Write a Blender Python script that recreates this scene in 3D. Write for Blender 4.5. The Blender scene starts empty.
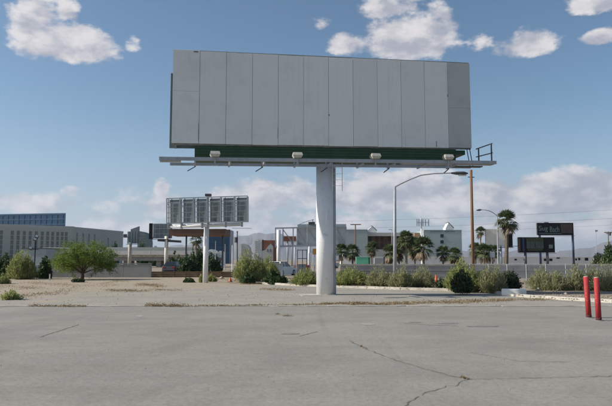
import bpy, math, random
import numpy as np
from mathutils import Vector
R = math.radians
random.seed(7)
rng = np.random.default_rng(11)
scene = bpy.context.scene
C = scene.collection

# ------------------------------------------------------------------ camera
PW, PH, F, CAMH = 612.0, 406.0, 595.0, 1.6
HORIZON = 260.0
PITCH = math.atan((HORIZON - PH / 2) / F)
cam_d = bpy.data.cameras.new('camera')
cam = bpy.data.objects.new('camera', cam_d)
C.objects.link(cam)
cam.location = (0, 0, CAMH)
cam.rotation_euler = (math.pi / 2 + PITCH, 0, 0)
cam_d.sensor_width = 36.0
cam_d.lens = F / PW * 36.0
cam_d.clip_start = 0.1
cam_d.clip_end = 80000
cam_d.dof.use_dof = True
cam_d.dof.focus_distance = 28.5
cam_d.dof.aperture_fstop = 2.0
scene.camera = cam
scene.cycles.max_bounces = 6
scene.cycles.diffuse_bounces = 3
scene.cycles.glossy_bounces = 2
scene.cycles.transmission_bounces = 3
scene.cycles.volume_bounces = 0

# ------------------------------------------------------------------ light
SUN_EL = R(31.0)
SUN_AZ = R(-93.0)             # azimuth from +Y towards +X: the sun stands to the left
sun_vec = Vector((math.sin(SUN_AZ) * math.cos(SUN_EL), math.cos(SUN_AZ) * math.cos(SUN_EL), math.sin(SUN_EL)))
sun_d = bpy.data.lights.new('sun', 'SUN')
sun_d.energy = 4.0
sun_d.angle = R(0.53)
sun_d.color = (1.0, 0.93, 0.83)
sun = bpy.data.objects.new('sun', sun_d)
C.objects.link(sun)
sun.rotation_euler = (-sun_vec).to_track_quat('-Z', 'Y').to_euler()
sun.location = (-40, 0, 60)

SKY_STRENGTH = 0.071
vs = scene.view_settings
vs.view_transform = 'Standard'
vs.look = 'None'
vs.exposure = 0.66
vs.gamma = 1.0

world = bpy.data.worlds.new('World')
scene.world = world
world.use_nodes = True
world.cycles.sampling_method = 'MANUAL'
world.cycles.sample_map_resolution = 256
wn, wl = world.node_tree.nodes, world.node_tree.links
wn.clear()

class NB:
    """small helper to write node maths"""
    def __init__(s, tree): s.t = tree
    def node(s, typ, **kw):
        n = s.t.nodes.new(typ)
        for k, v in kw.items(): setattr(n, k, v)
        return n
    def put(s, sock, v):
        if isinstance(v, (int, float)): sock.default_value = v
        elif isinstance(v, (tuple, list)): sock.default_value = v
        else: s.t.links.new(v, sock)
    def m(s, op, a, b=0.0, c=0.0, clamp=False):
        n = s.node('ShaderNodeMath', operation=op, use_clamp=clamp)
        s.put(n.inputs[0], a); s.put(n.inputs[1], b); s.put(n.inputs[2], c)
        return n.outputs[0]
    def ss(s, v, lo, hi, a=0.0, b=1.0):
        n = s.node('ShaderNodeMapRange', interpolation_type='SMOOTHSTEP')
        s.put(n.inputs[0], v); n.inputs[1].default_value = lo; n.inputs[2].default_value = hi
        n.inputs[3].default_value = a; n.inputs[4].default_value = b
        return n.outputs[0]
    def mix(s, f, a, b):
        n = s.node('ShaderNodeMix', data_type='RGBA')
        s.put(n.inputs[0], f); s.put(n.inputs[6], a); s.put(n.inputs[7], b)
        return n.outputs[2]
    def noise(s, vec, scale, detail=6, rough=0.55, dist=0.0):
        n = s.node('ShaderNodeTexNoise')
        s.put(n.inputs['Vector'], vec); n.inputs['Scale'].default_value = scale
        n.inputs['Detail'].default_value = detail; n.inputs['Roughness'].default_value = rough
        n.inputs['Distortion'].default_value = dist
        return n.outputs['Fac']

def azel(px, py):
    a, b = (px - 306) / F, (PH / 2 - py) / F
    d = Vector((a, math.cos(PITCH) - b * math.sin(PITCH), math.sin(PITCH) + b * math.cos(PITCH))).normalized()
    return math.atan2(d.x, d.y), math.asin(d.z)

# cloud density as a node group over a direction
cg = bpy.data.node_groups.new('cloud_density', 'ShaderNodeTree')
cg.interface.new_socket('Vector', in_out='INPUT', socket_type='NodeSocketVector')
cg.interface.new_socket('Density', in_out='OUTPUT', socket_type='NodeSocketFloat')
cg.interface.new_socket('Billow', in_out='OUTPUT', socket_type='NodeSocketFloat')
g = NB(cg)
gi, go = g.node('NodeGroupInput'), g.node('NodeGroupOutput')
vec = gi.outputs[0]
sep = g.node('ShaderNodeSeparateXYZ'); g.put(sep.inputs[0], vec)
az = g.m('ARCTAN2', sep.outputs[0], sep.outputs[1])
el = g.m('ARCSINE', sep.outputs[2])
mp = g.node('ShaderNodeVectorMath', operation='MULTIPLY'); g.put(mp.inputs[0], vec); mp.inputs[1].default_value = (1, 1, 1.7)
cv = mp.outputs[0]
n_big = g.noise(cv, 15.0, 5, 0.56, 0.1)
n_fine = g.noise(cv, 40.0, 5, 0.65)
blobs = [  # photo x, y, half width, half height, strength
    (68, 46, 52, 24, 1.2), (36, 24, 26, 42, .9), (66, 12, 14, 16, .6),
    (408, 42, 54, 30, 1.25), (438, 34, 24, 26, .8), (348, 47, 26, 14, .8), (388, 8, 34, 17, .9),
    (527, 46, 32, 16, 1.0), (481, 43, 11, 9, .3), (596, 2, 30, 16, 1.5), (602, 38, 20, 9, 1.2), (133, 45, 9, 10, .42), (321, 25, 9, 7, .35),
    (161, 190, 9, 13, .8), (166, 208, 30, 16, .8), (70, 193, 11, 8, .6), (30, 204, 60, 13, .75), (90, 232, 90, 16, .7),
    (275, 198, 70, 22, .9), (395, 196, 90, 30, 1.25), (490, 204, 90, 24, 1.15), (580, 198, 90, 28, 1.25), (540, 228, 130, 16, .8), (290, 228, 120, 18, .7)]
acc = None
for (bx, by, hw, hh, st) in blobs:
    a0, e0 = azel(bx, by)
    dx = g.m('DIVIDE', g.m('SUBTRACT', az, a0), hw / F)
    dy = g.m('DIVIDE', g.m('SUBTRACT', el, e0), hh / F); dy = g.m('MULTIPLY', dy, g.ss(dy, -0.5, 0.2, 1.35, 0.95))
    d2 = g.m('ADD', g.m('MULTIPLY', dx, dx), g.m('MULTIPLY', dy, dy))
    v = g.m('MULTIPLY', g.m('SUBTRACT', 1.0, d2), st)
    v = g.m('MAXIMUM', v, -0.9)
    acc = v if acc is None else g.m('SMOOTH_MAX', acc, v, 0.15)
# a broken bank of cumulus near the horizon all round, and fair-weather clouds elsewhere
be = g.m('DIVIDE', g.m('SUBTRACT', el, 0.09), 0.06)
bank = g.m('SUBTRACT', 0.18, g.m('MULTIPLY', be, be))
n_low = g.noise(cv, 3.2, 3, 0.5)
elsewhere = g.ss(g.m('ABSOLUTE', az), 0.56, 0.72)
wide = g.m('SUBTRACT', g.m('MULTIPLY', g.m('SUBTRACT', n_low, 0.56), 6.0), g.m('SUBTRACT', 1.0, elsewhere))
acc = g.m('MAXIMUM', acc, g.m('MAXIMUM', g.m('MAXIMUM', bank, -0.9), g.m('MAXIMUM', wide, -0.9)))
dens = g.m('ADD', acc, g.m('MULTIPLY', g.m('SUBTRACT', n_big, 0.5), 2.0))
dens = g.m('ADD', dens, g.m('MULTIPLY', g.m('SUBTRACT', n_fine, 0.5), 1.45))
g.put(go.inputs[0], dens); g.put(go.inputs[1], n_big)

w = NB(world.node_tree)
tc = w.node('ShaderNodeTexCoord')
dirv = tc.outputs['Generated']
def dens_at(v):
    n = w.node('ShaderNodeGroup'); n.node_tree = cg
    w.put(n.inputs[0], v)
    return n.outputs
d0, n_here = dens_at(dirv)[:2]
off = w.node('ShaderNodeVectorMath', operation='MULTIPLY_ADD'); w.put(off.inputs[0], dirv); off.inputs[1].default_value = (1, 1, 1.7); off.inputs[2].default_value = (-0.018, 0.0, 0.034)
n_off = w.noise(off.outputs[0], 15.0, 4, 0.56, 0.1)
sepw = w.node('ShaderNodeSeparateXYZ'); w.put(sepw.inputs[0], dirv)
alpha = w.ss(d0, 0.02, 0.70)
up = w.ss(sepw.outputs[2], 0.0, 0.02)
low = w.ss(sepw.outputs[2], 0.05, 0.30)           # low clouds are seen through more air
alpha = w.m('MULTIPLY', alpha, w.m('MULTIPLY_ADD', low, 0.06, 0.90))
alpha = w.m('MULTIPLY', alpha, up)
lit = w.ss(w.m('SUBTRACT', w.m('MULTIPLY', n_here, 2.4), w.m('MULTIPLY_ADD', n_off, 2.4, w.m('MULTIPLY', d0, 0.10))), -0.50, 0.36)
CL = 1.0 / SKY_STRENGTH
cloud_col = w.mix(lit, (0.27 * CL, 0.28 * CL, 0.325 * CL, 1), (0.50 * CL, 0.48 * CL, 0.485 * CL, 1))
sky = w.node('ShaderNodeTexSky', sky_type='NISHITA')
sky.sun_disc = False
sky.sun_elevation = SUN_EL
sky.sun_rotation = SUN_AZ
sky.altitude = 600
sky.air_density = 1.0
sky.dust_density = 0.8
sky.ozone_density = 1.5
hs = w.node('ShaderNodeHueSaturation'); hs.inputs['Saturation'].default_value = 1.08; hs.inputs['Hue'].default_value = 0.494
w.put(hs.inputs['Color'], sky.outputs[0])
bg = w.node('ShaderNodeBackground'); bg.inputs[1].default_value = SKY_STRENGTH
veil = w.m('MULTIPLY', w.ss(sepw.outputs[2], 0.26, 0.0), 0.55)       # thin high veil, thickest towards the horizon
base_sky = w.mix(veil, hs.outputs[0], (0.25 * CL, 0.295 * CL, 0.37 * CL, 1))
w.put(bg.inputs[0], w.mix(alpha, base_sky, cloud_col))
wo = w.node('ShaderNodeOutputWorld'); wl.new(bg.outputs[0], wo.inputs[0])

# ------------------------------------------------------------------ helpers
def ray(px, py):
    a, b = (px - 306) / F, (PH / 2 - py) / F
    cp, sp = math.cos(PITCH), math.sin(PITCH)
    return Vector((a, cp - b * sp, sp + b * cp))
def U(px, py, Y):
    d = ray(px, py); t = Y / d.y
    return Vector((d.x * t, Y, CAMH + d.z * t))
def G(px, py, z=0.0):
    d = ray(px, py); t = (z - CAMH) / d.z
    return Vector((d.x * t, d.y * t, z))
def PX(Y): return Y / F * math.cos(PITCH) * 1.0   # metres to a photo pixel at depth Y (about)

def link(o, parent=None):
    C.objects.link(o)
    if parent is not None: o.parent = parent
    return o
def tag(o, label, cat, group=None):
    o['label'] = label; o['category'] = cat
    if group: o['group'] = group
    return o
def thing(name, label, cat, loc=(0, 0, 0), rz=0.0, group=None):
    o = bpy.data.objects.new(name, None); C.objects.link(o)
    o.empty_display_size = 0.3
    o.location = loc; o.rotation_euler = (0, 0, rz)
    return tag(o, label, cat, group)
def copy_tree(o, parent=None):
    c = o.copy(); C.objects.link(c); c.parent = parent
    for ch in list(o.children): copy_tree(ch, c)
    return c
def struct(o): o['kind'] = 'structure'; return o
def stuff(o): o['kind'] = 'stuff'; return o

class MB:
    def __init__(s): s.v, s.f = [], []
    def add(s, vs, fs):
        n = len(s.v); s.v += [tuple(p) for p in vs]; s.f += [tuple(i + n for i in q) for q in fs]; return s
    def box(s, x0, x1, y0, y1, z0, z1):
        return s.add([(x0,y0,z0),(x1,y0,z0),(x1,y1,z0),(x0,y1,z0),(x0,y0,z1),(x1,y0,z1),(x1,y1,z1),(x0,y1,z1)],
                     [(0,3,2,1),(4,5,6,7),(0,1,5,4),(1,2,6,5),(2,3,7,6),(3,0,4,7)])
    def bbox(s, x0, x1, y0, y1, z0, z1, b=0.01):
        """box with its edges chamfered"""
        c = [(x0+b,y0+b),(x1-b,y0+b),(x1-b,y1-b),(x0+b,y1-b)]
        o = [(x0,y0),(x1,y0),(x1,y1),(x0,y1)]
        r = [[(x,y,z0) for x,y in c],[(x,y,z0+b) for x,y in o],[(x,y,z1-b) for x,y in o],[(x,y,z1) for x,y in c]]
        vs = sum(r, []); fs = [(3,2,1,0),(12,13,14,15)]
        for k in range(3):
            for i in range(4):
                j = (i+1) % 4; fs.append((k*4+i, k*4+j, k*4+4+j, k*4+4+i))
        return s.add(vs, fs)
    def tube(s, p0, p1, r0, r1=None, n=8, cap=True):
        r1 = r0 if r1 is None else r1
        return s.path([p0, p1], [r0, r1], n, cap)
    def path(s, pts, rad, n=6, cap=True):
        pts = [Vector(p) for p in pts]
        if isinstance(rad, (int, float)): rad = [rad] * len(pts)
        rings, ref = [], None
        for i, p in enumerate(pts):
            d = (pts[min(i+1, len(pts)-1)] - pts[max(i-1, 0)])
            if d.length < 1e-9: d = Vector((0,0,1))
            d.normalize()
            if ref is None: ref = Vector((0,0,1)) if abs(d.z) < .9 else Vector((1,0,0))
            a = d.cross(ref)
            if a.length < 1e-6: a = d.orthogonal()
            a.normalize(); b = d.cross(a).normalized(); ref = -b if False else ref
            rings.append([p + (a*math.cos(2*math.pi*k/n) + b*math.sin(2*math.pi*k/n))*rad[i] for k in range(n)])
        vs = [q for r in rings for q in r]; fs = []
        for i in range(len(pts)-1):
            for k in range(n):
                j = (k+1) % n
                fs.append((i*n+k, (i+1)*n+k, (i+1)*n+j, i*n+j))
        if cap: fs.append(tuple(range(n))); fs.append(tuple(reversed(range((len(pts)-1)*n, len(pts)*n))))
        return s.add(vs, fs)
    def bar(s, p0, p1, w, h):
        """rectangular bar, w across, h up"""
        p0, p1 = Vector(p0), Vector(p1); d = (p1-p0).normalized()
        up = Vector((0,0,1)) if abs(d.z) < .95 else Vector((0,1,0))
        a = d.cross(up).normalized()*w/2; b = a.cross(d).normalized()*h/2
        vs = [p + q for p in (p0,p1) for q in (-a-b, a-b, a+b, -a+b)]
        return s.add(vs, [(0,1,2,3),(7,6,5,4),(0,4,5,1),(1,5,6,2),(2,6,7,3),(3,7,4,0)])
    def prism(s, poly, y0, y1):
        """polygon in x,z extruded along y"""
        n = len(poly)
        vs = [(x,y0,z) for x,z in poly] + [(x,y1,z) for x,z in poly]
        return s.add(vs, [tuple(range(n)), tuple(reversed(range(n,2*n)))] + [(i, n+i, n+(i+1)%n, (i+1)%n) for i in range(n)])
    def plan(s, poly, z0, z1):
        n = len(poly)
        vs = [(x,y,z0) for x,y in poly] + [(x,y,z1) for x,y in poly]
        return s.add(vs, [tuple(reversed(range(n))), tuple(range(n,2*n))] + [(i, (i+1)%n, n+(i+1)%n, n+i) for i in range(n)])
    def sheet(s, poly, z):
        return s.add([(p[0], p[1], z) for p in poly], [tuple(range(len(poly)))])
    def mesh(s, name, mat, smooth=False):
        me = bpy.data.meshes.new(name); me.from_pydata(s.v, [], s.f); me.update()
        me.materials.append(mat)
        if smooth: me.polygons.foreach_set('use_smooth', [True]*len(me.polygons))
        return me
    def build(s, name, mat, parent=None, smooth=False, loc=None):
        o = bpy.data.objects.new(name, s.mesh(name, mat, smooth)); link(o, parent)
        if loc is not None: o.location = loc
        if smooth:
            md = None
        return o

def np_mesh(name, verts, faces, mat):
    """verts (n,3), faces (m,k) arrays"""
    me = bpy.data.meshes.new(name)
    k = faces.shape[1]
    me.vertices.add(len(verts)); me.vertices.foreach_set('co', np.asarray(verts, dtype=np.float32).ravel())
    me.loops.add(faces.size); me.loops.foreach_set('vertex_index', faces.astype(np.int32).ravel())
    me.polygons.add(len(faces)); me.polygons.foreach_set('loop_start', np.arange(0, faces.size, k, dtype=np.int32))
    me.update(calc_edges=True); me.validate()
    me.materials.append(mat)
    return me

# ------------------------------------------------------------------ materials
def mat(name, c1, c2=None, rough=0.8, scale=3.0, bump=0.0, bscale=40.0, metal=0.0, stretch=(1,1,1), spec=0.3, detail=6, sharp=None):
    m = bpy.data.materials.new(name); m.use_nodes = True
    t = m.node_tree; b = NB(t); p = t.nodes['Principled BSDF']
    p.inputs['Roughness'].default_value = rough; p.inputs['Metallic'].default_value = metal
    p.inputs['Specular IOR Level'].default_value = spec
    c1 = tuple(c1) + (1,)
    if c2 is None: c2 = tuple(x*0.78 for x in c1[:3])
    c2 = tuple(c2) + (1,)
    tcn = b.node('ShaderNodeTexCoord'); mpn = b.node('ShaderNodeMapping'); mpn.inputs['Scale'].default_value = stretch
    b.put(mpn.inputs[0], tcn.outputs['Object']); v = mpn.outputs[0]
    n = b.noise(v, scale, detail, 0.62)
    lo, hi = sharp if sharp else (0.3, 0.72)
    b.put(p.inputs['Base Color'], b.mix(b.ss(n, lo, hi), c1, c2))
    if bump:
        bn = b.node('ShaderNodeBump'); bn.inputs['Strength'].default_value = bump; bn.inputs['Distance'].default_value = 0.02
        b.put(bn.inputs['Height'], b.noise(v, bscale, 4, 0.6)); b.put(p.inputs['Normal'], bn.outputs[0])
    return m
def leafmat(name, c1, c2, trans=0.45):
    m = bpy.data.materials.new(name); m.use_nodes = True
    t = m.node_tree; b = NB(t); t.nodes.clear()
    geo = b.node('ShaderNodeNewGeometry')
    tcn = b.node('ShaderNodeTexCoord')
    n = b.noise(tcn.outputs['Object'], 2.2, 3, 0.6)
    f = b.m('ADD', b.m('MULTIPLY', geo.outputs['Random Per Island'], 0.65), b.m('MULTIPLY', b.ss(n, .35, .65), 0.35))
    col = b.mix(f, tuple(c1)+(1,), tuple(c2)+(1,))
    d = b.node('ShaderNodeBsdfPrincipled'); d.inputs['Roughness'].default_value = 0.6; d.inputs['Specular IOR Level'].default_value = 0.25
    b.put(d.inputs['Base Color'], col)
    tr = b.node('ShaderNodeBsdfTranslucent'); b.put(tr.inputs[0], col)
    mx = b.node('ShaderNodeMixShader'); mx.inputs[0].default_value = trans
    b.put(mx.inputs[1], d.outputs[0]); b.put(mx.inputs[2], tr.outputs[0])
    o = b.node('ShaderNodeOutputMaterial'); b.put(o.inputs[0], mx.outputs[0])
    return m
def glassmat(name, col, rough=0.12, spec=.5):
    m = mat(name, col, tuple(x*.8 for x in col), rough=rough, scale=.3, spec=spec); return m

M = {}
def panel_mat(name, c1, c2, c3):
    m = bpy.data.materials.new(name); m.use_nodes = True
    t = m.node_tree; b = NB(t); p = t.nodes['Principled BSDF']
    p.inputs['Roughness'].default_value = .6; p.inputs['Specular IOR Level'].default_value = .3
    tcn = b.node('ShaderNodeTexCoord'); o = tcn.outputs['Object']; oi = b.node('ShaderNodeObjectInfo')
    sv = b.node('ShaderNodeMapping'); sv.inputs['Scale'].default_value = (9, 1, .35); b.put(sv.inputs[0], o)
    run = b.noise(sv.outputs[0], 1.0, 5, .6); blot = b.noise(o, .9, 5, .65); spk = b.noise(o, 9, 4, .7)
    c = b.mix(oi.outputs['Random'], c1+(1,), c2+(1,))
    c = b.mix(b.m('MULTIPLY', b.ss(run, .52, .76), .45), c, c3+(1,))
    c = b.mix(b.m('MULTIPLY', b.ss(blot, .48, .75), .40), c, tuple(x*.88 for x in c3)+(1,))
    c = b.mix(b.m('MULTIPLY', b.ss(spk, .68, .78), .5), c, (.33,.27,.20,1))
    b.put(p.inputs['Base Color'], c)
    bn = b.node('ShaderNodeBump'); bn.inputs['Strength'].default_value = .35; bn.inputs['Distance'].default_value = .02
    wv = b.noise(sv.outputs[0], 2.5, 3, .6); b.put(bn.inputs['Height'], b.m('ADD', b.noise(o, 1.6, 3, .5), b.m('MULTIPLY', wv, .4))); b.put(p.inputs['Normal'], bn.outputs[0])
    return m
M['panel'] = panel_mat('panel_paint', (.755,.76,.725), (.71,.715,.68), (.61,.61,.57))
M['panel_dark'] = panel_mat('panel_paint_olive', (.47,.485,.465), (.45,.465,.445), (.40,.41,.39))
M['panel_edge'] = mat('panel_edge', (.24,.25,.24), (.15,.155,.15), .7)
M['green'] = mat('header_green', (.026,.066,.033), (.040,.084,.046), .55, 2.5)
def worn_mat(name, c1, c2, wear, amount, rough, sc=2.0):
    m = bpy.data.materials.new(name); m.use_nodes = True
    t = m.node_tree; b = NB(t); p = t.nodes['Principled BSDF']
    p.inputs['Specular IOR Level'].default_value = .35
    tcn = b.node('ShaderNodeTexCoord'); o = tcn.outputs['Object']
    sv = b.node('ShaderNodeMapping'); sv.inputs['Scale'].default_value = (3, 3, .3); b.put(sv.inputs[0], o)
    run = b.noise(sv.outputs[0], sc, 5, .65); chip = b.noise(o, sc*4, 6, .7, .3); dirt = b.noise(o, sc*.5, 4, .6)
    c = b.mix(b.ss(dirt, .35, .7), c1+(1,), c2+(1,))
    c = b.mix(b.m('MULTIPLY', b.ss(run, .56, .78), .5), c, tuple(x*.72 for x in c2)+(1,))
    k = b.ss(chip, .66-amount, .70-amount); c = b.mix(b.m('MULTIPLY', k, .8), c, wear+(1,))
    b.put(p.inputs['Base Color'], c); b.put(p.inputs['Roughness'], b.m('MULTIPLY_ADD', dirt, .35, rough-.15))
    return m
M['pole'] = worn_mat('pole_paint', (.74,.75,.77), (.66,.67,.68), (.40,.36,.31), .035, .55, 1.4)
M['steel'] = mat('grey_steel', (.36,.38,.41), (.28,.30,.32), .5, 5, spec=.5)
M['steel_dark'] = mat('dark_steel', (.07,.075,.08), (.04,.04,.045), .5, 5, spec=.5)
M['lamp_box'] = mat('lamp_housing', (.52,.50,.44), (.40,.38,.32), .5, 6, spec=.5)
M['red'] = worn_mat('bollard_red', (.38,.03,.034), (.27,.028,.03), (.34,.22,.19), .04, .65, 5.0)
M['red_base'] = mat('bollard_scuffed_base', (.10,.02,.02), (.03,.02,.02), .8, 14)
M['red_cap'] = mat('bollard_cap_concrete', (.50,.26,.24), (.42,.34,.30), .8, 18)
M['concrete'] = mat('concrete', (.50,.47,.41), (.31,.285,.24), .95, 2.0, .4, 30, detail=8)
M['concrete_light'] = mat('concrete_light', (.70,.68,.63), (.58,.56,.51), .9, 2.0, .2, 30)
M['block'] = mat('grey_block_wall', (.33,.33,.32), (.25,.25,.245), .95, .8, .4, 20)
M['hotel'] = mat('hotel_stucco', (.44,.45,.40), (.39,.40,.36), .9, .05)
M['hotel_trim'] = mat('hotel_trim', (.46,.47,.44), (.40,.41,.38), .9, .05)
M['window'] = glassmat('window_glass', (.19,.20,.185), .4, .2)
M['window_dark'] = glassmat('window_glass_dark', (.03,.038,.042), .35, .2)
M['blue_glass'] = glassmat('blue_glass', (.03,.085,.16), .35, .25)
M['blue_light'] = mat('blue_spandrel', (.05,.12,.20), (.045,.11,.18), .4, .3)
M['teal'] = mat('pale_teal_stucco', (.36,.42,.415), (.31,.37,.365), .9, .1)
M['teal_edge'] = mat('pale_teal_trim', (.24,.29,.29), (.2,.25,.25), .9, .1)
M['brownwall'] = mat('brown_recess', (.15,.085,.05), (.11,.065,.04), .9, .3)
M['cream'] = mat('cream_paint', (.74,.71,.62), (.66,.63,.55), .8, .6)
M['white'] = mat('white_paint', (.74,.74,.72), (.64,.64,.62), .7, .6)
M['whitebuild'] = mat('offwhite_stucco', (.76,.75,.71), (.66,.65,.61), .9, .3)
M['rust'] = mat('rust_brown_roof', (.24,.095,.06), (.19,.08,.05), .85, .5)
M['canopy'] = mat('brown_fascia', (.20,.11,.065), (.15,.085,.05), .8, .5)
M['wood'] = mat('timber', (.20,.13,.07), (.11,.07,.04), .9, 3, .2, 20, stretch=(.3,1,3))
M['polewood'] = mat('pole_timber', (.22,.12,.065), (.14,.08,.045), .9, 4, .2, 20, stretch=(3,3,.2))
M['dark'] = mat('near_black', (.014,.016,.019), (.022,.023,.027), .9, 1, spec=.1)
M['black'] = mat('rubber', (.015,.015,.016), (.03,.03,.03), .9, 1)
M['navy'] = mat('navy_post', (.03,.05,.10), (.02,.035,.07), .5, 2)
M['signgreen'] = mat('mint_sign', (.16,.52,.32), (.14,.46,.28), .5, 1)
M['signgrey'] = mat('grey_cabinet', (.34,.35,.35), (.29,.30,.30), .6, 1)
M['cabinet'] = mat('utility_cabinet_grey', (.44,.48,.49), (.38,.42,.43), .55, 1)
M['orange'] = mat('cone_orange', (.55,.13,.05), (.45,.11,.045), .55, 3)
M['orangesign'] = mat('orange_sign', (.62,.30,.08), (.5,.22,.06), .6, 1)
M['carwhite'] = mat('car_white', (.75,.75,.74), (.70,.70,.69), .25, 1, spec=.6)
M['cardark'] = mat('car_dark', (.05,.055,.055), (.04,.045,.045), .25, 1, spec=.6)
M['carglass'] = glassmat('car_glass', (.02,.025,.03), .08)
M['taillight'] = mat('tail_light', (.4,.02,.02), (.3,.02,.02), .3)
M['rim'] = mat('wheel_rim', (.5,.5,.5), (.4,.4,.4), .4)
M['wire'] = mat('cable', (.03,.03,.035), (.02,.02,.02), .7)
M['trunk'] = mat('bark', (.10,.075,.055), (.06,.045,.035), .95, 6, .5, 25, stretch=(1,1,.4))
M['palmtrunk'] = mat('palm_bark', (.20,.15,.105), (.12,.09,.065), .95, 5, .5, 18, stretch=(.6,.6,3))
M['palmtrunk_pale'] = mat('palm_bark_pale', (.36,.31,.25), (.26,.22,.18), .95, 5, .4, 18, stretch=(.6,.6,3))
M['stem'] = mat('shrub_stem', (.26,.21,.14), (.17,.13,.09), .95, 6)
M['leaf_olive'] = leafmat('leaf_olive', (.215,.230,.115), (.370,.360,.205))
M['leaf_lime'] = leafmat('leaf_lime', (.190,.235,.070), (.355,.370,.145))
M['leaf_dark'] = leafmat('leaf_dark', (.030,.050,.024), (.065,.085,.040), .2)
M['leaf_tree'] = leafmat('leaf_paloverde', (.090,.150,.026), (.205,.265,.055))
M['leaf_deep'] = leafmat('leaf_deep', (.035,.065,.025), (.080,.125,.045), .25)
M['frond'] = leafmat('palm_frond', (.055,.085,.035), (.150,.180,.085), .25)
M['frond_dead'] = leafmat('palm_frond_dead', (.17,.12,.07), (.26,.20,.13), .2)
M['dry'] = leafmat('dry_weed', (.20,.14,.075), (.34,.26,.15), .2)
M['rock'] = mat('stone', (.36,.32,.27), (.26,.23,.20), .95, 3)
M['mount'] = mat('desert_mountain', (.17,.135,.115), (.11,.095,.085), 1.0, .004)
M['mountain_cap'] = M['mount']
M['text_pale'] = mat('sign_lettering', (.15,.21,.22), (.12,.17,.18), .7, 1)
M['sign_olive'] = mat('sign_olive_band', (.045,.055,.025), (.035,.042,.022), .7, 1)
M['sign_slate'] = mat('sign_slate', (.14,.19,.20), (.10,.14,.15), .7, 1.5)
M['sign_brown'] = mat('sign_brown', (.075,.05,.045), (.05,.04,.04), .7, 1.5)
M['skin_back'] = mat('sign_back_sheet', (.20,.245,.255), (.14,.175,.185), .6, 1.5)

def ground_mat(name, kind):
    m = bpy.data.materials.new(name); m.use_nodes = True
    t = m.node_tree; b = NB(t); p = t.nodes['Principled BSDF']
    p.inputs['Roughness'].default_value = 0.93; p.inputs['Specular IOR Level'].default_value = 0.2
    geo = b.node('ShaderNodeNewGeometry'); pos = geo.outputs['Position']
    big = b.noise(pos, .11, 4, .6); mid = b.noise(pos, .55, 6, .65, .4); fine = b.noise(pos, 14, 5, .7); grit = b.noise(pos, 90, 3, .7)
    st = b.node('ShaderNodeMapping'); st.inputs['Scale'].default_value = (.16, 1.1, 1); st.inputs['Rotation'].default_value = (0,0,R(6)); b.put(st.inputs[0], pos)
    streak = b.noise(st.outputs[0], 1.0, 5, .65)
    if kind == 'asphalt':
        c = b.mix(b.ss(mid, .3, .7), (.248,.240,.216,1), (.305,.294,.264,1))
        c = b.mix(b.m('MULTIPLY', b.ss(streak, .42, .70), .38), c, (.205,.193,.168,1))
        c = b.mix(b.m('MULTIPLY', b.ss(big, .45, .75), .35), c, (.40,.375,.325,1))
        # oil spots
        so = b.noise(pos, .8, 2, .5); c = b.mix(b.m('MULTIPLY', b.ss(so, .66, .78), .5), c, (.15,.145,.13,1))
        sm = b.noise(pos, .28, 5, .7, .8); c = b.mix(b.m('MULTIPLY', b.ss(sm, .52, .66), .40), c, (.195,.185,.163,1))
        tm = b.node('ShaderNodeMapping'); tm.inputs['Scale'].default_value = (2.2, .07, 1); tm.inputs['Rotation'].default_value = (0,0,R(-62)); b.put(tm.inputs[0], pos)
        ty = b.noise(tm.outputs[0], 1.0, 4, .6); c = b.mix(b.m('MULTIPLY', b.ss(ty, .58, .72), .30), c, (.17,.163,.147,1))
    elif kind == 'apron':
        c = b.mix(b.ss(mid, .3, .7), (.30,.28,.243,1), (.365,.340,.292,1))
        sep_ = b.node('ShaderNodeSeparateXYZ'); b.put(sep_.inputs[0], pos)
        s = b.m('MULTIPLY', sep_.outputs[0], -.11)                      # blown sand lies towards the left and the back
        s = b.m('ADD', s, b.m('MULTIPLY', b.m('SUBTRACT', sep_.outputs[1], 33.0), .08))
        s = b.m('ADD', s, b.m('MULTIPLY', b.m('SUBTRACT', mid, .5), 4.0))
        c = b.mix(b.m('MULTIPLY', b.ss(s, .2, 1.4), .85), c, (.39,.315,.225,1))
        c = b.mix(b.m('MULTIPLY', b.ss(streak, .5, .72), .5), c, (.25,.235,.205,1))
    else:
        c = b.mix(b.ss(mid, .3, .7), (.36,.29,.21,1), (.27,.215,.155,1))
        c = b.mix(b.m('MULTIPLY', b.ss(big, .4, .7), .5), c, (.23,.21,.18,1))
    sp_ = b.noise(pos, 4.2, 6, .75); c = b.mix(b.m('MULTIPLY', b.ss(sp_, .54, .68), .32), c, (.15,.142,.125,1)); c = b.mix(b.m('MULTIPLY', b.ss(sp_, .44, .32), .28), c, (.42,.40,.35,1))
    c = b.mix(b.m('MULTIPLY', b.ss(fine, .38, .72), .42), c, (.13,.122,.105,1))
    c = b.mix(b.m('MULTIPLY', b.ss(grit, .52, .75), .45), c, (.50,.47,.41,1))
    b.put(p.inputs['Base Color'], c)
    bn = b.node('ShaderNodeBump'); bn.inputs['Strength'].default_value = .5; bn.inputs['Distance'].default_value = .012
    b.put(bn.inputs['Height'], b.m('ADD', fine, b.m('MULTIPLY', grit, .6))); b.put(p.inputs['Normal'], bn.outputs[0])
    return m
M['asphalt'] = ground_mat('weathered_asphalt', 'asphalt')
M['apron'] = ground_mat('sandy_apron', 'apron')
M['sand'] = ground_mat('desert_soil', 'sand')
M['crack'] = mat('crack_fill', (.175,.165,.135), (.135,.125,.105), 1.0, 8)
M['patchtar'] = mat('tar_patch', (.17,.165,.15), (.22,.21,.19), 1.0, 6)
M['patchpale'] = mat('pale_patch', (.34,.33,.30), (.27,.26,.24), 1.0, 6)
M['street'] = mat('street_asphalt', (.12,.12,.118), (.09,.09,.09), .9, .5)

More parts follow.
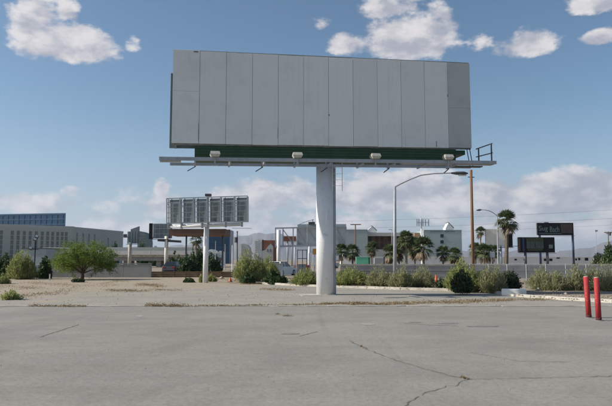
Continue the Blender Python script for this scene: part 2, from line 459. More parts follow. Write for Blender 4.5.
# ------------------------------------------------------------------ ground
S = 24000
struct(MB().sheet([(-S,-3000),(S,-3000),(S,S),(-S,S)], -0.012).build('ground', M['sand']))
struct(MB().sheet([(-45,-12),(45,-12),(45,21.0),(-45,21.0)], -0.004).build('parking_lot', M['asphalt']))
# kerb line in photo pixels, on the ground
kerb_px = [(236,282.5),(262,284.3),(300,286),(336,287.6),(400,289.8),(460,291.4),(492,292.8),(503,295.6),(530,297.8),(560,300),(612,303),(700,304.9)]
kerb = [G(x,y) for x,y in kerb_px]
apron_poly = [(-45,21.0),(kerb[-1].x,21.0)] + [(p.x,p.y) for p in reversed(kerb)] + [(-8,58),(-45,58)]
struct(MB().sheet(apron_poly, 0.0).build('lot_apron', M['apron']))
# verge of dirt behind the kerb
verge = [(p.x+.05, p.y+.20) for p in kerb]
struct(MB().sheet(verge + [(44,kerb[-1].y+2),(44,60),(-6.5,60)], 0.075).build('dirt_verge', M['sand']))
# the joint between the two pavings: a worn concrete gutter in lengths
joint = struct(MB().box(-45,-44,20.9,21.15,-.02,.002).build('gutter_strip', M['concrete']))
x = -44.0
k = 0
while x < 20:
    L = random.uniform(2.6, 3.4)
    if x < -3 or random.random() < .35:
        mb = MB(); yo = random.uniform(-.03,.03); n = 8
        top = [(x+L*i/n, 20.93+yo+random.uniform(-.05,.05)) for i in range(n+1)]
        bot = [(x+L*i/n, 21.14+yo+random.uniform(-.05,.05)) for i in range(n+1)]
        mb.plan(top + bot[::-1], -.02, .010+random.uniform(0,.008))
        mb.build('gutter_slab', M['concrete'], joint)
    x += L + .04
# street beyond
struct(MB().sheet([(-160,62),(160,62),(160,84),(-160,84)], 0.0).build('street', M['street']))

def ragged_strip(name, pts, wmin, wmax, z, m, step=.12):
    mb = MB(); left, right = [], []
    for a, b_ in zip(pts[:-1], pts[1:]):
        a, b_ = Vector(a), Vector(b_); n = max(2, int((b_-a).length/step))
        d = (b_-a).normalized(); nrm = Vector((-d.y, d.x, 0))
        for i in range(n):
            p = a.lerp(b_, i/n) + nrm*random.gauss(0, .022)
            ww = random.uniform(wmin, wmax)
            left.append(p+nrm*ww/2); right.append(p-nrm*ww/2)
    for i in range(len(left)-1):
        mb.add([(q.x,q.y,z) for q in (right[i],right[i+1],left[i+1],left[i])], [(0,1,2,3)])
    return struct(mb.build(name, m))
cracks = [[(348,340),(372,351),(402,362),(434,371),(452,376),(468,379)], [(468,379),(500,378.5),(548,377.5),(612,376),(660,375)], [(468,379),(452,385),(430,391),(418,396)],
          [(418,396),(404,406),(395,420)], [(404,323),(432,325),(462,326)], [(300,336),(318,331)], [(40,337),(80,324)], [(500,340),(560,344),(612,346)], [(470,352),(520,361),(575,362)]]
cw = [(.006,.040),(.003,.022),(.004,.026),(.004,.022),(.02,.06),(.01,.03),(.02,.04),(.006,.014),(.006,.014)]
for c_, (a_, b_) in zip(cracks, cw): ragged_strip('pavement_crack', [G(*p) for p in c_], a_, b_, 0.0, M['crack'], .08)
def blotch(px0, px1, py0, py1, m, z):
    pts = []; n = 26
    for i in range(n):
        a = 2*math.pi*i/n; r = random.uniform(.7, 1.1)
        pts.append(G((px0+px1)/2 + math.cos(a)*(px1-px0)/2*r, (py0+py1)/2 + math.sin(a)*(py1-py0)/2*r))
    return struct(MB().sheet([(p.x,p.y) for p in pts], z).build('pavement_patch', m))
blotch(360,376,322.5,325.5,M['patchpale'],.0005); blotch(438,460,322.4,324.2,M['patchtar'],.0005); blotch(466,500,325.6,327.0,M['patchtar'],.0005); blotch(408,422,321.6,322.8,M['patchtar'],.0005)
blotch(280,300,332.5,334.6,M['patchtar'],.0005); blotch(136,144,314.6,317,M['patchpale'],.0005)

# kerb in lengths
kt = struct(bpy.data.objects.new('kerb', None)); C.objects.link(kt)
def kerb_run(pts, skip=None):
    for a, b_ in zip(pts[:-1], pts[1:]):
        L = (b_-a).length; n = max(1, round(L/2.4)); d = (b_-a).normalized(); nr = Vector((-d.y, d.x, 0))
        for i in range(n):
            p = a.lerp(b_, i/n) + d*.012; q = a.lerp(b_, (i+1)/n) - d*.012
            off_ = random.uniform(-.02,.02); h = .12 + random.uniform(-.012,.012)
            mb = MB(); w_ = .26
            prof = [(0,-.05),(w_,-.05),(w_,h),(.05,h),(.02,h-.02)]
            vs_ = [(e + nr*(o_+off_)) + Vector((0,0,z)) for e in (p,q) for o_, z in prof]
            m_ = len(prof)
            mb.add(vs_, [tuple(reversed(range(m_))), tuple(range(m_,2*m_))] + [(j,(j+1)%m_,m_+(j+1)%m_,m_+j) for j in range(m_)])
            mb.build('kerb_stone', M['concrete'], kt)
kerb_run(kerb[1:])

# ------------------------------------------------------------------ mountains
prof = [(-400,14),(-200,18),(0,10),(100,9),(180,15),(225,21),(255,27),(280,25),(310,20),(350,15),(430,12),(520,8),(545,8),(565,10),(585,14),(600,18),(612,20),(660,25),(800,18),(1000,20)]
px_ = np.linspace(-400, 1000, 420); ph_ = np.interp(px_, [a for a,_ in prof], [b for _,b in prof])
jit = np.zeros_like(px_)
for fr, am in ((.05,1.3),(.13,.9),(.31,.5),(.7,.3)): jit += am*np.sin(px_*fr + rng.uniform(0,6))
ph_ = np.maximum(ph_ + jit, 3)
D0 = 9000.0; rows = 9; vs_, fs_ = [], []
for r in range(rows):
    tt = r/(rows-1)                      # 0 at foot, peak at .6, then down the back
    for i, (p, h) in enumerate(zip(px_, ph_)):
        dd = D0 + 2600*tt
        up_ = math.sin(min(tt/.6,1)*math.pi/2)**1.4 if tt <= .6 else math.cos((tt-.6)/.4*math.pi/2)
        zz = (h/F*(D0+1560))*up_*(1 + (.22*math.sin(i*.8+r*1.7)+.15*math.sin(i*2.1-r))*(0 if r in (0,) else 1)*(1-abs(up_)**3)) - 8
        vs_.append(((p-306)/F*dd, dd, zz))
n_ = len(px_)
for r in range(rows-1):
    for i in range(n_-1): fs_.append((r*n_+i, r*n_+i+1, (r+1)*n_+i+1, (r+1)*n_+i))
mb = MB(); mb.add(vs_, fs_); mo = struct(mb.build('mountains', M['mount'], smooth=True))

# ------------------------------------------------------------------ the big billboard
def face_depth(px, y_top, y_bot, H):
    dt, db = ray(px, y_top), ray(px, y_bot)
    return H / (dt.z/dt.y - db.z/db.y)
BH = 4.27
YL = face_depth(171.3, 49.2, 143.0, BH); YR = face_depth(471.8, 62.6, 148.0, BH)
PL_, PR_ = U(171.3, 143, YL), U(471.8, 148, YR)
yaw = math.atan2(PR_.y-PL_.y, PR_.x-PL_.x); BW = math.hypot(PR_.y-PL_.y, PR_.x-PL_.x)
print('billboard', YL, YR, BW, math.degrees(yaw), PL_.z, PR_.z)
ex = Vector((math.cos(yaw), math.sin(yaw), 0)); ey = Vector((-math.sin(yaw), math.cos(yaw), 0))
PR0 = .43                                                   # pole radius
# pole centre .75 behind the face
pd = ray(325.4, 230)
# intersect vertical plane of view through px 325.4 with the line parallel to the face, .75 behind
A_ = PL_ + ey*.75
tt = (A_.x - A_.y*pd.x/pd.y) / (ex.y*pd.x/pd.y - ex.x)
pc = A_ + ex*tt; pc.z = 0
sL = -(tt); sR = sL + BW                                   # face ends along the board, from the pole
tilt = (PR_.z-PL_.z)/BW
zB = PL_.z + tilt*(-sL)                                    # face bottom at the pole
bb = thing('billboard', 'huge blank grey billboard of tall panels on one thick white pole', 'billboard', pc, yaw)
def TZ(x, z): return z + tilt*x
YF = -.75                                                  # face plane in local y
edges_px = [171.8,199.4,226,252,277.6,303,327.4,352.6,377.7,402,425.9,448.9,471.4]
es = np.linspace(sL, sR, 13)
def slab(x0, x1, y0, y1, z0, z1, m, name, parent, b=.005):
    mb = MB().bbox(x0, x1, y0, y1, z0, z1, b)
    mb.v = [(x, y, TZ(x, z)) for x, y, z in mb.v]
    return mb.build(name, m, parent)
for i in range(12):
    gap = .007; x0, x1 = es[i]+gap, es[i+1]-gap
    yy = YF + random.uniform(-.012,.012)
    m_ = M['panel_dark'] if i == 11 else M['panel']
    zt = zB + BH - (0.0 if i == 0 else .05) + random.uniform(-.01,.01)
    zb = zB + random.uniform(-.02,.01)
    if i in (0, 11):
        zm = zB + BH*(.555 if i == 0 else .46)
        a = slab(x0, x1, yy, yy+.05, zb, zm-.003, m_, 'panel', bb); b_ = slab(x0, x1, yy+.006, yy+.056, zm+.003, zt, m_, 'panel', bb)
        if i == 11:
            a['label'] = 'darker olive grey lower end panel'; b_['label'] = 'darker olive grey upper end panel'
    else: slab(x0, x1, yy, yy+.05, zb, zt, m_, 'panel', bb)
# dark backing that shows in the joints and along top and bottom
slab(sL+.02, sR-.02, YF+.065, YF+.12, zB-.07, zB+BH+.015, M['panel_edge'], 'backing_frame', bb)
# small rust stains, a hole and lifted bits along joints
for (fx, fz, w_, h_) in ((es[10]+.55,.02,.03,.28),(es[4]-.01,.3,.02,.5),(es[11]-.01,2.5,.04,.12),(es[6]+.02,1.4,.05,.08),(es[1]-.01,.1,.02,.8),(es[0]+1.0,4.17,.2,.06)):
    slab(fx-w_/2, fx+w_/2, YF-.022, YF-.0, zB+fz, zB+fz+h_, M['panel_edge'], 'joint_strip', bb, .004)
# rear face and frame between
YB = .38
slab(sL-.13, sR-.3, YB, YB+.05, zB-.02, zB+BH-.75, M['skin_back'], 'rear_panel', bb)
for i in range(13):
    x_ = min(max(es[i], sL+.15), sR-.45)
    for yy in (YF+.2, YB-.08): slab(x_-.05, x_+.05, yy-.05, yy+.05, zB-.05, zB+BH-.82, M['steel'], 'upright', bb, .004)
for zf in (.25, 1.4, 2.5):
    for yy in (YF+.30, YB-.18): slab(sL+.1, sR-.4, yy-.04, yy+.04, zB+zf, zB+zf+.1, M['steel'], 'stringer', bb, .004)
for i in range(0, 13, 2):
    x_ = min(max(es[i], sL+.2), sR-.5); mb = MB(); mb.bar((x_+.08, YF+.3, TZ(x_, zB+.3)), (x_+.08, YB-.2, TZ(x_, zB+2.2)), .06, .06); mb.build('cross_brace', M['steel'], bb)
# green header beam below, corrugated
x0h, x1h = sL + 1.02, sR - .78
for j in range(5):
    za = zB - .075 - .135*(j+1)
    slab(x0h, x1h, YF+.13+.012*(j % 2), .37, za, za+.131, M['green'], 'header_plate', bb, .006)
slab(x1h+.01, x1h+.52, YF+.2, .5, zB-.30, zB-.085, M['green'], 'header_end_plate', bb, .006)
# torsion tube
mb = MB(); mb.tube((sL+1.6,.0,TZ(sL+1.6,zB-.42)), (sR-1.6,.0,TZ(sR-1.6,zB-.42)), .36, n=20)
# pole
zt = zB-.62
mb = MB(); mb.path([(0,0,-.02),(0,0,zt)], [PR0, PR0], 40)
pole = mb.build('pole', M['pole'], bb, smooth=True)
for z_ in (2.45, 4.6):
    MB().path([(0,0,z_),(0,0,z_+.015)], [PR0+.004, PR0+.004], 40).build('weld_seam', M['pole'], pole)
MB().plan([(-1.25,-.8),(-.3,-.75),(.35,-.7),(.4,.5),(-.5,.6),(-1.2,.4)], -.02, .014).build('footing', M['concrete'], bb)
# cap plate on pole
MB().path([(0,0,zt),(0,0,zt+.03)], [PR0+.1, PR0+.1], 32).build('cap_plate', M['steel'], bb)
# catwalk
zc = zB - .86
yf, yr = YF-.95, YF-.12
cx0, cx1 = sL-.45, sR+.75
def cbar(x0, y0, z0, x1, y1, z1, w_, h_, name, m_, par=bb):
    return MB().bar((x0,y0,TZ(x0,z0)), (x1,y1,TZ(x1,z1)), w_, h_).build(name, m_, par)
cw_ = bpy.data.objects.new('catwalk', None); link(cw_, bb)
def cpart(mb, name, m_):
    return mb.build(name, m_, cw_)
cbar(cx0, yf, zc, cx1, yf, zc, .07, .15, 'front_rail', M['steel'], cw_)
cbar(cx0+.42, yr, zc-.10, cx1-.9, yr, zc-.10, .07, .12, 'rear_rail', M['steel'], cw_)
cbar(cx0+.02, yf+.23, zc-.07, cx0+.9, yf+.23, zc-.07, .36, .05, 'grating', M['steel'], cw_)
cbar(cx1-4.6, yf+.25, zc-.06, cx1-.06, yf+.25, zc-.06, .40, .045, 'grating', M['steel'], cw_)
cbar(cx1-2.0, yf+.62, zc-.12, cx1-.45, yf+.62, zc-.12, .30, .05, 'grating', M['steel_dark'], cw_)
nb = 9
for i in range(nb):
    x_ = sL + 1.05 + (BW-2.3)*i/(nb-1)
    mb = MB(); mb.bar((x_, yf+.04, TZ(x_, zc-.115)), (x_, YF+.12, TZ(x_, zc-.13)), .07, .08)
    mb.bar((x_, YF+.16, TZ(x_, zc-.17)), (x_, YF+.16, TZ(x_, zB-.70)), .07, .06)
    cpart(mb, 'outrigger', M['steel'])
    if i % 2 == 0:
        mb = MB(); mb.bar((x_-.32, yr-.1, TZ(x_, zc-.42)), (x_+.02, yr+.1, TZ(x_, zc-.18)), .035, .035); cpart(mb, 'knee_brace', M['steel_dark'])
# floodlight housings on the catwalk
for lx, ly in ((215,155.5),(297.5,156),(375.5,157.2),(448.3,158)):
    d = ray(lx, ly)
    # intersect with local plane y = yf-.02
    a0 = pc + ey*(yf-.06); t_ = (a0.x - a0.y*d.x/d.y) / (ex.y*d.x/d.y - ex.x)
    lt = bpy.data.objects.new('floodlight', None); link(lt, bb); lt.location = (t_, yf-.05, TZ(t_, zc+.06))
    lt.rotation_euler = (0,0,random.uniform(-.08,.08))
    mb = MB(); w0, w1 = .16, .22
    a = [(-w0,-.14,.03),(w0,-.14,.03),(w0,.14,.03),(-w0,.14,.03)]; b_ = [(-w1,-.19,.13),(w1,-.19,.13),(w1,.19,.13),(-w1,.19,.13)]; c_ = [(-w1+.03,-.10,.27),(w1-.03,-.10,.27),(w1-.03,.16,.27),(-w1+.03,.16,.27)]
    fs = [(3,2,1,0),(8,9,10,11)]
    for k_ in range(2):
        for i in range(4): j = (i+1)%4; fs.append((k_*4+i,k_*4+j,k_*4+4+j,k_*4+4+i))
    mb.add(a+b_+c_, fs); mb.build('housing', M['lamp_box'], lt)
    MB().bbox(-.17,.17,.165,.205,.06,.2,.01).build('lens', M['carglass'], lt)
    mb = MB().box(-.03,.03,-.03,.03,-.30,.03); mb.box(-.13,.13,-.05,.05,-.34,-.30); mb.build('bracket', M['steel'], lt)
# ladder and conduits on the pole
lad = bpy.data.objects.new('ladder', None); link(lad, bb)
lx0, lx1, ly_ = PR0-.20, PR0+.26, -PR0-.12
ztop = zc+.28
for lx in (lx0, lx1): MB().bar((lx,ly_,ztop-1.5),(lx,ly_,ztop),.025,.03).build('ladder_rail', M['white'], lad)
MB().bar((lx0-.02,ly_,ztop+.012),(lx1+.02,ly_,ztop+.012),.035,.03).build('ladder_rung', M['white'], lad)
for i in range(4): MB().bar((lx0+.02,ly_,ztop-.42-.28*i),(lx1-.02,ly_,ztop-.42-.28*i),.014,.014).build('ladder_rung', M['white'], lad)
for ang, r_ in ((-38,.028),(-14,.035),(-24,.018)):
    a = R(ang); x_, y_ = (PR0+.03)*math.cos(a), (PR0+.03)*math.sin(a)
    MB().tube((x_,y_,0),(x_,y_,zt-.05), r_, n=8).build('conduit', M['steel'], pole)
eb = MB().bbox(PR0-.06,PR0+.12,-.42,-.20,1.55,1.86,.01).build('meter_box', M['signgrey'], bb)
MB().bbox(PR0-.02,PR0+.10,-.425,-.40,1.60,1.80,.005).build('meter_cover', M['white'], eb)
MB().tube((PR0+.05,-.36,1.38),(PR0+.05,-.46,1.38),.09,n=14).build('meter_dial', M['steel'], bb)
MB().bbox(PR0-.04,PR0+.09,-.36,-.22,1.22,1.34,.01).build('switch_box', M['steel_dark'], bb)
# end railing and hangers at the right
er = bpy.data.objects.new('end_railing', None); link(er, bb)
xe = cx1-.22
for x_, y_, h_ in ((xe,yf+.02,.92),(xe-.46,yf+.40,.74)):
    MB().bar((x_,y_,TZ(x_,zc)),(x_,y_,TZ(x_,zc+h_)),.05,.05).build('railing_post', M['steel_dark'], er)
for h_, h2 in ((.45,.34),(.90,.72)): MB().bar((xe+.05,yf-.02,TZ(xe,zc+h_+.01)),(xe-.56,yf+.48,TZ(xe,zc+h2-.02)),.04,.045).build('railing_bar', M['steel_dark'], er)
for x_ in (sR-.27, sR-.12): MB().bar((x_,YF-.3,TZ(x_,zc-.1)),(x_,YF-.0,TZ(x_,zB-.02)),.03,.03).build('hanger_rod', M['steel_dark'], bb)

# ------------------------------------------------------------------ red bollards
def bollard(px_top, py_top, px_bot, py_bot, label):
    b0 = G(px_bot, py_bot); Yb = b0.y; t0 = U(px_top, py_top, Yb)
    t = thing('bollard', label, 'bollard', b0, 0, 'pair of red bollards')
    lean = (t0 - b0); r = .072
    mb = MB(); mb.path([lean*.07, lean*.5, lean*.985], r, 20); mb.build('post', M['red'], t, smooth=False)
    MB().path([Vector((0,0,-.02)), lean*.07], r+.003, 20).build('scuffed_base', M['red_base'], t)
    MB().path([lean*.985, lean*.997, lean*1.004], [r-.001, r*.85, r*.35], 20).build('cap', M['red_cap'], t)
    MB().path([(0,0,-.02),(0,0,.012)],[.13,.12],18).build('collar', M['patchtar'], t)
    for p in t.children:
        for f in p.data.polygons:
            if len(f.vertices) == 4: f.use_smooth = True
bollard(585.9,276.3,588.9,317.6,'red steel bollard, left one of the leaning pair')
bollard(596.3,277.2,598.8,320.4,'red steel bollard, right one of the pair nearest the frame edge')

# ------------------------------------------------------------------ back billboard at the left
def lattice_billboard():
    Y = 41.4; base = G(204.3, 283)
    t = thing('lattice_billboard', 'billboard seen from behind, grey steel lattice on a slim white column', 'billboard', (base.x, base.y, 0))
    o = Vector((base.x, base.y, 0))
    L = lambda px, py, dy=0: U(px, py, Y+dy) - o
    tl, tr, bl, br = L(166.3,198.4), L(247.8,195.8), L(166.3,223.4), L(247.8,221.6)
    def at(u, v, dy=0):
        p = (tl.lerp(tr,u)).lerp(bl.lerp(br,u), v); return p + Vector((0,dy,0))
    # facing sheets on the far side, in strips with gaps
    for i in range(6):
        u0, u1 = i/6+.012, (i+1)/6-.012
        for (v0, v1, ua, ub) in ((.03,.13,u0,u1),(.20,.62,u0+.045,u1-.045),(.62,.97,u0+.045,u1-.06)):
            mb = MB(); q = [at(ua,v1,.75),at(ub,v1,.75),at(ub,v0,.75),at(ua,v0,.75)]
            mb.add(q + [p+Vector((0,.03,0)) for p in q], [(0,1,2,3),(7,6,5,4),(0,4,5,1),(1,5,6,2),(2,6,7,3),(3,7,4,0)])
            mb.build('sheet', M['skin_back'], t)  # dark strips put the shade beside the posts into the sheet colour
        mb = MB(); q = [at(u0,.99,.80),at(u1,.99,.80),at(u1,.01,.80),at(u0,.01,.80)]
        mb.add(q + [p+Vector((0,.03,0)) for p in q], [(0,1,2,3),(7,6,5,4),(0,4,5,1),(1,5,6,2),(2,6,7,3),(3,7,4,0)])
        mb.build('face_sheet', M['cabinet'], t)
    for i in range(7):
        u = i/6; u = min(max(u,.006),.994)
        MB().bar(at(u,0), at(u,1), .07, .10).build('upright', M['cabinet'], t)
        MB().bar(at(u,0,.6), at(u,1,.6), .06, .08).build('rear_upright', M['steel'], t)
        if i < 6:
            MB().bar(at(u+.05,0,.3), at(u+.05,1,.3), .04, .04).build('rear_upright', M['steel_dark'], t)
    for v, h_ in ((.005,.07),(.17,.05),(.36,.035),(.58,.035),(.78,.035),(.99,.08)):
        MB().bar(at(0,v,.05), at(1,v,.05), .05, h_).build('stringer', M['cabinet'], t)
    for i in range(6):
        MB().bar(at(i/6,.17,.1), at((i+1)/6,.95,.1), .03, .03).build('diagonal', M['steel'], t)
    # torsion tube in lengths, column
    a, b_ = L(168.5,226.6,.4), L(242,224.2,.4)
    MB().tube(a, b_, .125, n=16).build('torsion_tube', M['pole'], t, smooth=True)
    for u in (.0,.18,.46,.54,.78,1.0):
        p = a.lerp(b_,u); MB().box(p.x-.05,p.x+.05,p.y-.2,p.y+.2,p.z-.17,p.z+.24).build('clamp', M['steel'], t)
    top = L(204.3,224.6,.0)
    MB().path([(0,.4,-.02),(top.x,.4,top.z+.1)], [.185,.185], 24).build('column', M['pole'], t, smooth=True)
    MB().bar(L(232,228.2,.1), L(251.5,228.4,.1), .05, .03).build('lamp_arm', M['steel'], t)
    p = L(208,195.6,.2); mb = MB(); mb.bbox(p.x-.2,p.x+.24,p.y-.1,p.y+.1,p.z-.06,p.z+.13,.03); mb.box(p.x-.02,p.x+.02,p.y-.02,p.y+.02,p.z-.25,p.z); mb.build('lamp', M['steel_dark'], t)
lattice_billboard()

# ------------------------------------------------------------------ generic far things
def pbox(x0, x1, y0, y1, Y, dy, o=Vector((0,0,0)), b=None, ybase=None):
    """box whose front fills the photo rectangle at depth Y"""
    a, c = U(x0, y1, Y)-o, U(x1, y0, Y)-o
    z0 = a.z if ybase is None else ybase
    mb = MB()
    if b: mb.bbox(a.x, c.x, a.y, a.y+dy, z0, c.z, b)
    else: mb.box(a.x, c.x, a.y, a.y+dy, z0, c.z)
    return mb
def face_building(name, label, poly, H, wall_m, cat='building', trim=None, tw=.9):
    """poly: plan corners, counter-clockwise, first edge is the front"""
    o = Vector((poly[0][0], poly[0][1], 0)); t = thing(name, label, cat, o)
    q = [(x-o.x, y-o.y) for x, y in poly]
    MB().plan(q, -.02, H).build('wall', wall_m, t)
    if trim:
        cx = sum(p[0] for p in q)/len(q); cy = sum(p[1] for p in q)/len(q)
        r = [((x-cx)*1.006+cx, (y-cy)*1.006+cy) for x, y in q]
        MB().plan(r, H+.003, H+tw).build('parapet', trim, t)
    return t, o
def front_windows(t, a, b_, cols, rows, m=None, proud=.03):
    """a, b_: local plan ends of a front wall; cols = [(u centre, width)], rows = [(z0, z1)]"""
    a, b_ = Vector((a[0],a[1],0)), Vector((b_[0],b_[1],0)); d = (b_-a).normalized(); ang = math.atan2(d.y, d.x)
    cache = {}
    for u, w_ in cols:
        for z0, z1 in rows:
            key = (round(w_,2), round(z1-z0,2))
            if key not in cache:
                cache[key] = (MB().box(-w_/2,w_/2,-proud,.02,0,z1-z0).mesh('window', m or M['window']),
                              MB().box(-w_/2-.12,w_/2+.12,-proud-.06,.02,-.10,-.004).mesh('sill', M['hotel_trim']))
            ob = bpy.data.objects.new('window', cache[key][0]); link(ob, t)
            ob.location = a.lerp(b_,u) + Vector((0,0,z0)); ob.rotation_euler = (0,0,ang)
            so = bpy.data.objects.new('sill', cache[key][1]); link(so, ob)

# big hotel at the left: two wings
a, b_ = U(-70,260,225), U(72.2,260,256)
HH = 16.0
t, o = face_building('hotel', 'large grey green hotel wing with columns of small windows, far left', [(a.x,a.y),(b_.x,b_.y),(b_.x-6,b_.y+24),(a.x-6,a.y+24)], HH-1.1, M['hotel'], trim=M['hotel_trim'], tw=1.1)
A, B = (0,0), (b_.x-a.x, b_.y-a.y)
us = []
for px in (-30,-18,-8,1,12,18,24,30,36,42,47.5,52.5,57.5,62,66):
    # u along the wall where the pixel ray meets it
    d = ray(px,240); k_ = d.x/d.y; u = (k_*a.y - a.x)/((b_.x-a.x) - k_*(b_.y-a.y)); us.append((u, 1.15))
front_windows(t, A, B, us, [(2.0+1.95*i, 3.72+1.95*i) for i in range(6)])
MB().bar((B[0]-1.1,B[1]-.5,0),(B[0]-1.1,B[1]-.5,HH-.4),1.0,.8).build('corner_pier', M['hotel_trim'], t)
a, b_ = U(72.8,260,259), U(122.5,260,300)
t, o = face_building('hotel', 'lower receding grey green hotel wing right behind the green tree', [(a.x,a.y),(b_.x,b_.y),(b_.x-16,b_.y+18),(a.x-16,a.y+18)], HH-.7, M['hotel'], trim=M['hotel_trim'], tw=.7)
B = (b_.x-a.x, b_.y-a.y)
us = [(.06+.11*i, 1.1) for i in range(4)]
front_windows(t, (0,0), B, us, [(2.0+1.95*i, 3.72+1.95*i) for i in range(6)])
# blue glass tower behind
a, b_ = U(-60,260,430), U(64,260,410)
Hb = U(64,213.0,410).z
t = thing('glass_tower', 'dark blue glass office slab rising behind the left hotel', 'building', (a.x,a.y,0))
d = Vector((b_.x-a.x, b_.y-a.y, 0)); MB().plan([(0,0),(d.x,d.y),(d.x-13.5,d.y+30),(-14,30)], -.02, Hb).build('wall', M['blue_glass'], t)
ang = math.atan2(d.y, d.x); Lw = d.length
for i in range(9):
    z_ = Hb - .9 - 3.6*i
    ob = MB().box(0,Lw,-.15,.02,0,.8).build('spandrel', M['blue_light'], t, loc=(0,0,z_)); ob.rotation_euler = (0,0,ang)
for i in range(23):
    u = (i+.5)/23; ob = MB().box(-.12,.12,-.22,-.0,0,Hb-1).build('mullion', M['blue_light'], t, loc=d*u); ob.rotation_euler = (0,0,ang)

# low beige wall building left of the lamp
t = thing('low_building', 'low pale stucco building behind the floodlight pole, far left', 'building', U(20,262,82)*1)
t.location.z = 0; o = t.location.copy()
pbox(21,46,248.6,262,82,7,o,ybase=-.02).build('wall', M['hotel_trim'], t)
pbox(20.5,46.5,247.9,248.55,81.9,7.3,o).build('parapet', M['steel_dark'], t)
pbox(24,33,264.4,267,81.97,.2,o).build('dark_band', M['hotel'], t)
pbox(36.8,39.8,263,281,54,.35,Vector((0,0,0)),ybase=-.02)
t = thing('gate_pillar', 'pale square pillar at the end of the left block wall', 'pillar', U(38.3,279,54)*1); t.location.z = 0; o = t.location.copy()
pbox(37,39.6,265,281,54,.28,o,.02,ybase=-.02).build('shaft', M['concrete'], t); pbox(36.6,40,264.2,264.95,53.95,.36,o,.01).build('cap', M['concrete_light'], t)
t = thing('short_post', 'short pale post standing before the block wall', 'post', G(49.4,280.6)); o = t.location.copy()
pbox(48.9,50,274.4,280.6,o.y,.1,o,.01,ybase=-.02).build('shaft', M['concrete_light'], t); pbox(48.8,50.1,274.0,274.35,o.y-.01,.12,o,.005).build('cap', M['concrete'], t)
# grey block wall
a, b_ = U(40,270,55.2), U(151.3,270,55.2); zt_ = U(130,263.4,55.2).z
t = thing('block_wall', 'low grey block wall behind the green tree', 'wall', (a.x,a.y,0))
Lw = b_.x-a.x; nseg = 4
for i in range(nseg):
    MB().box(Lw*i/nseg+.008, Lw*(i+1)/nseg-.008, .0, .2, -.02, zt_-.08+random.uniform(-.02,.02)).build('wall_section', M['block'], t)
MB().box(-.03, Lw+.03, -.025, .225, zt_-.055, zt_+.0).build('coping', M['block'], t)
# timber retaining wall, boards one by one
a, b_ = U(150.4,277,55.8), U(233,277,55.8)
t = thing('timber_wall', 'low brown timber retaining wall behind the lattice billboard column', 'wall', (a.x,a.y,0))
Lw = b_.x-a.x; zt_ = U(190,271.4,55.8).z; n_ = 7; bl_ = Lw/n_
bm_ = [MB().bbox(.012,bl_-.012,0,.06,0,zt_/3-.012,.008).mesh('board', M['wood'])]
for i in range(n_):
    for j in range(3):
        ob = bpy.data.objects.new('board', bm_[0]); link(ob, t); ob.location = (i*bl_, random.uniform(-.012,.012), j*zt_/3+.003)
    MB().bbox(i*bl_-.05,i*bl_+.05,-.10,-.015,-.02,zt_+.03,.008).build('post', M['wood'], t)

# elevated road at the left
Yo = 130.0
t = thing('overpass', 'pale concrete barrier of an elevated road behind the block wall', 'overpass', (U(60,260,Yo).x, Yo, 0)); o = t.location.copy()
zb0, zb1, zb2 = U(0,254.8,Yo).z, U(0,250.6,Yo).z, U(0,247.2,Yo).z
x0, x1 = U(40,260,Yo).x-o.x, U(206,260,Yo).x-o.x
n_ = 9
for i in range(n_):
    xa, xb = x0+(x1-x0)*i/n_+.02, x0+(x1-x0)*(i+1)/n_-.02
    MB().box(xa,xb,0,.35,zb0,zb1).build('barrier', M['concrete_light'], t)
MB().box(x0,x1,1.0,1.3,zb1-.3,zb2).build('sound_wall', M['hotel_trim'], t)
MB().box(x0,x1,.36,9,zb0-.5,zb0+.15).build('deck', M['concrete'], t)
MB().box(x0,x1,.9,8.5,zb0-1.3,zb0-.51).build('girder', M['block'], t)
for i in range(5):
    xx = x0+(x1-x0)*(i+.5)/5; MB().box(xx-.5,xx+.5,2,7,-.02,zb0-1.31).build('pier', M['concrete'], t)

# floodlight pole at far left
b0 = U(34,278,54); b0.z = 0
t = thing('floodlight_pole', 'black floodlight pole among the shrubs, far left', 'lamp', b0)
ztp = U(34,240,54).z
MB().tube((0,0,-.02),(0,0,ztp),.05,.045,8).build('mast', M['dark'], t)
MB().bar((-.5,0,ztp-.85),(.3,0,ztp-.85),.05,.05).build('crossarm', M['dark'], t)
for (x_, z_, r_) in ((-.02,.05,.3),(.12,.3,.25),(-.4,-.75,.2)):
    ob = MB().bbox(-.16,.16,-.11,.11,-.13,.13,.03).build('lamp_head', M['steel_dark'], t, loc=(x_,-.08,ztp+z_)); ob.rotation_euler = (R(-25),R(20),R(15))
    MB().bbox(-.12,.12,-.135,-.112,-.1,.1,.008).build('lens', M['white'], ob)
MB().bbox(-.28,.45,-.15,.25,-.02,.42,.03).build('plinth', M['dark'], t)

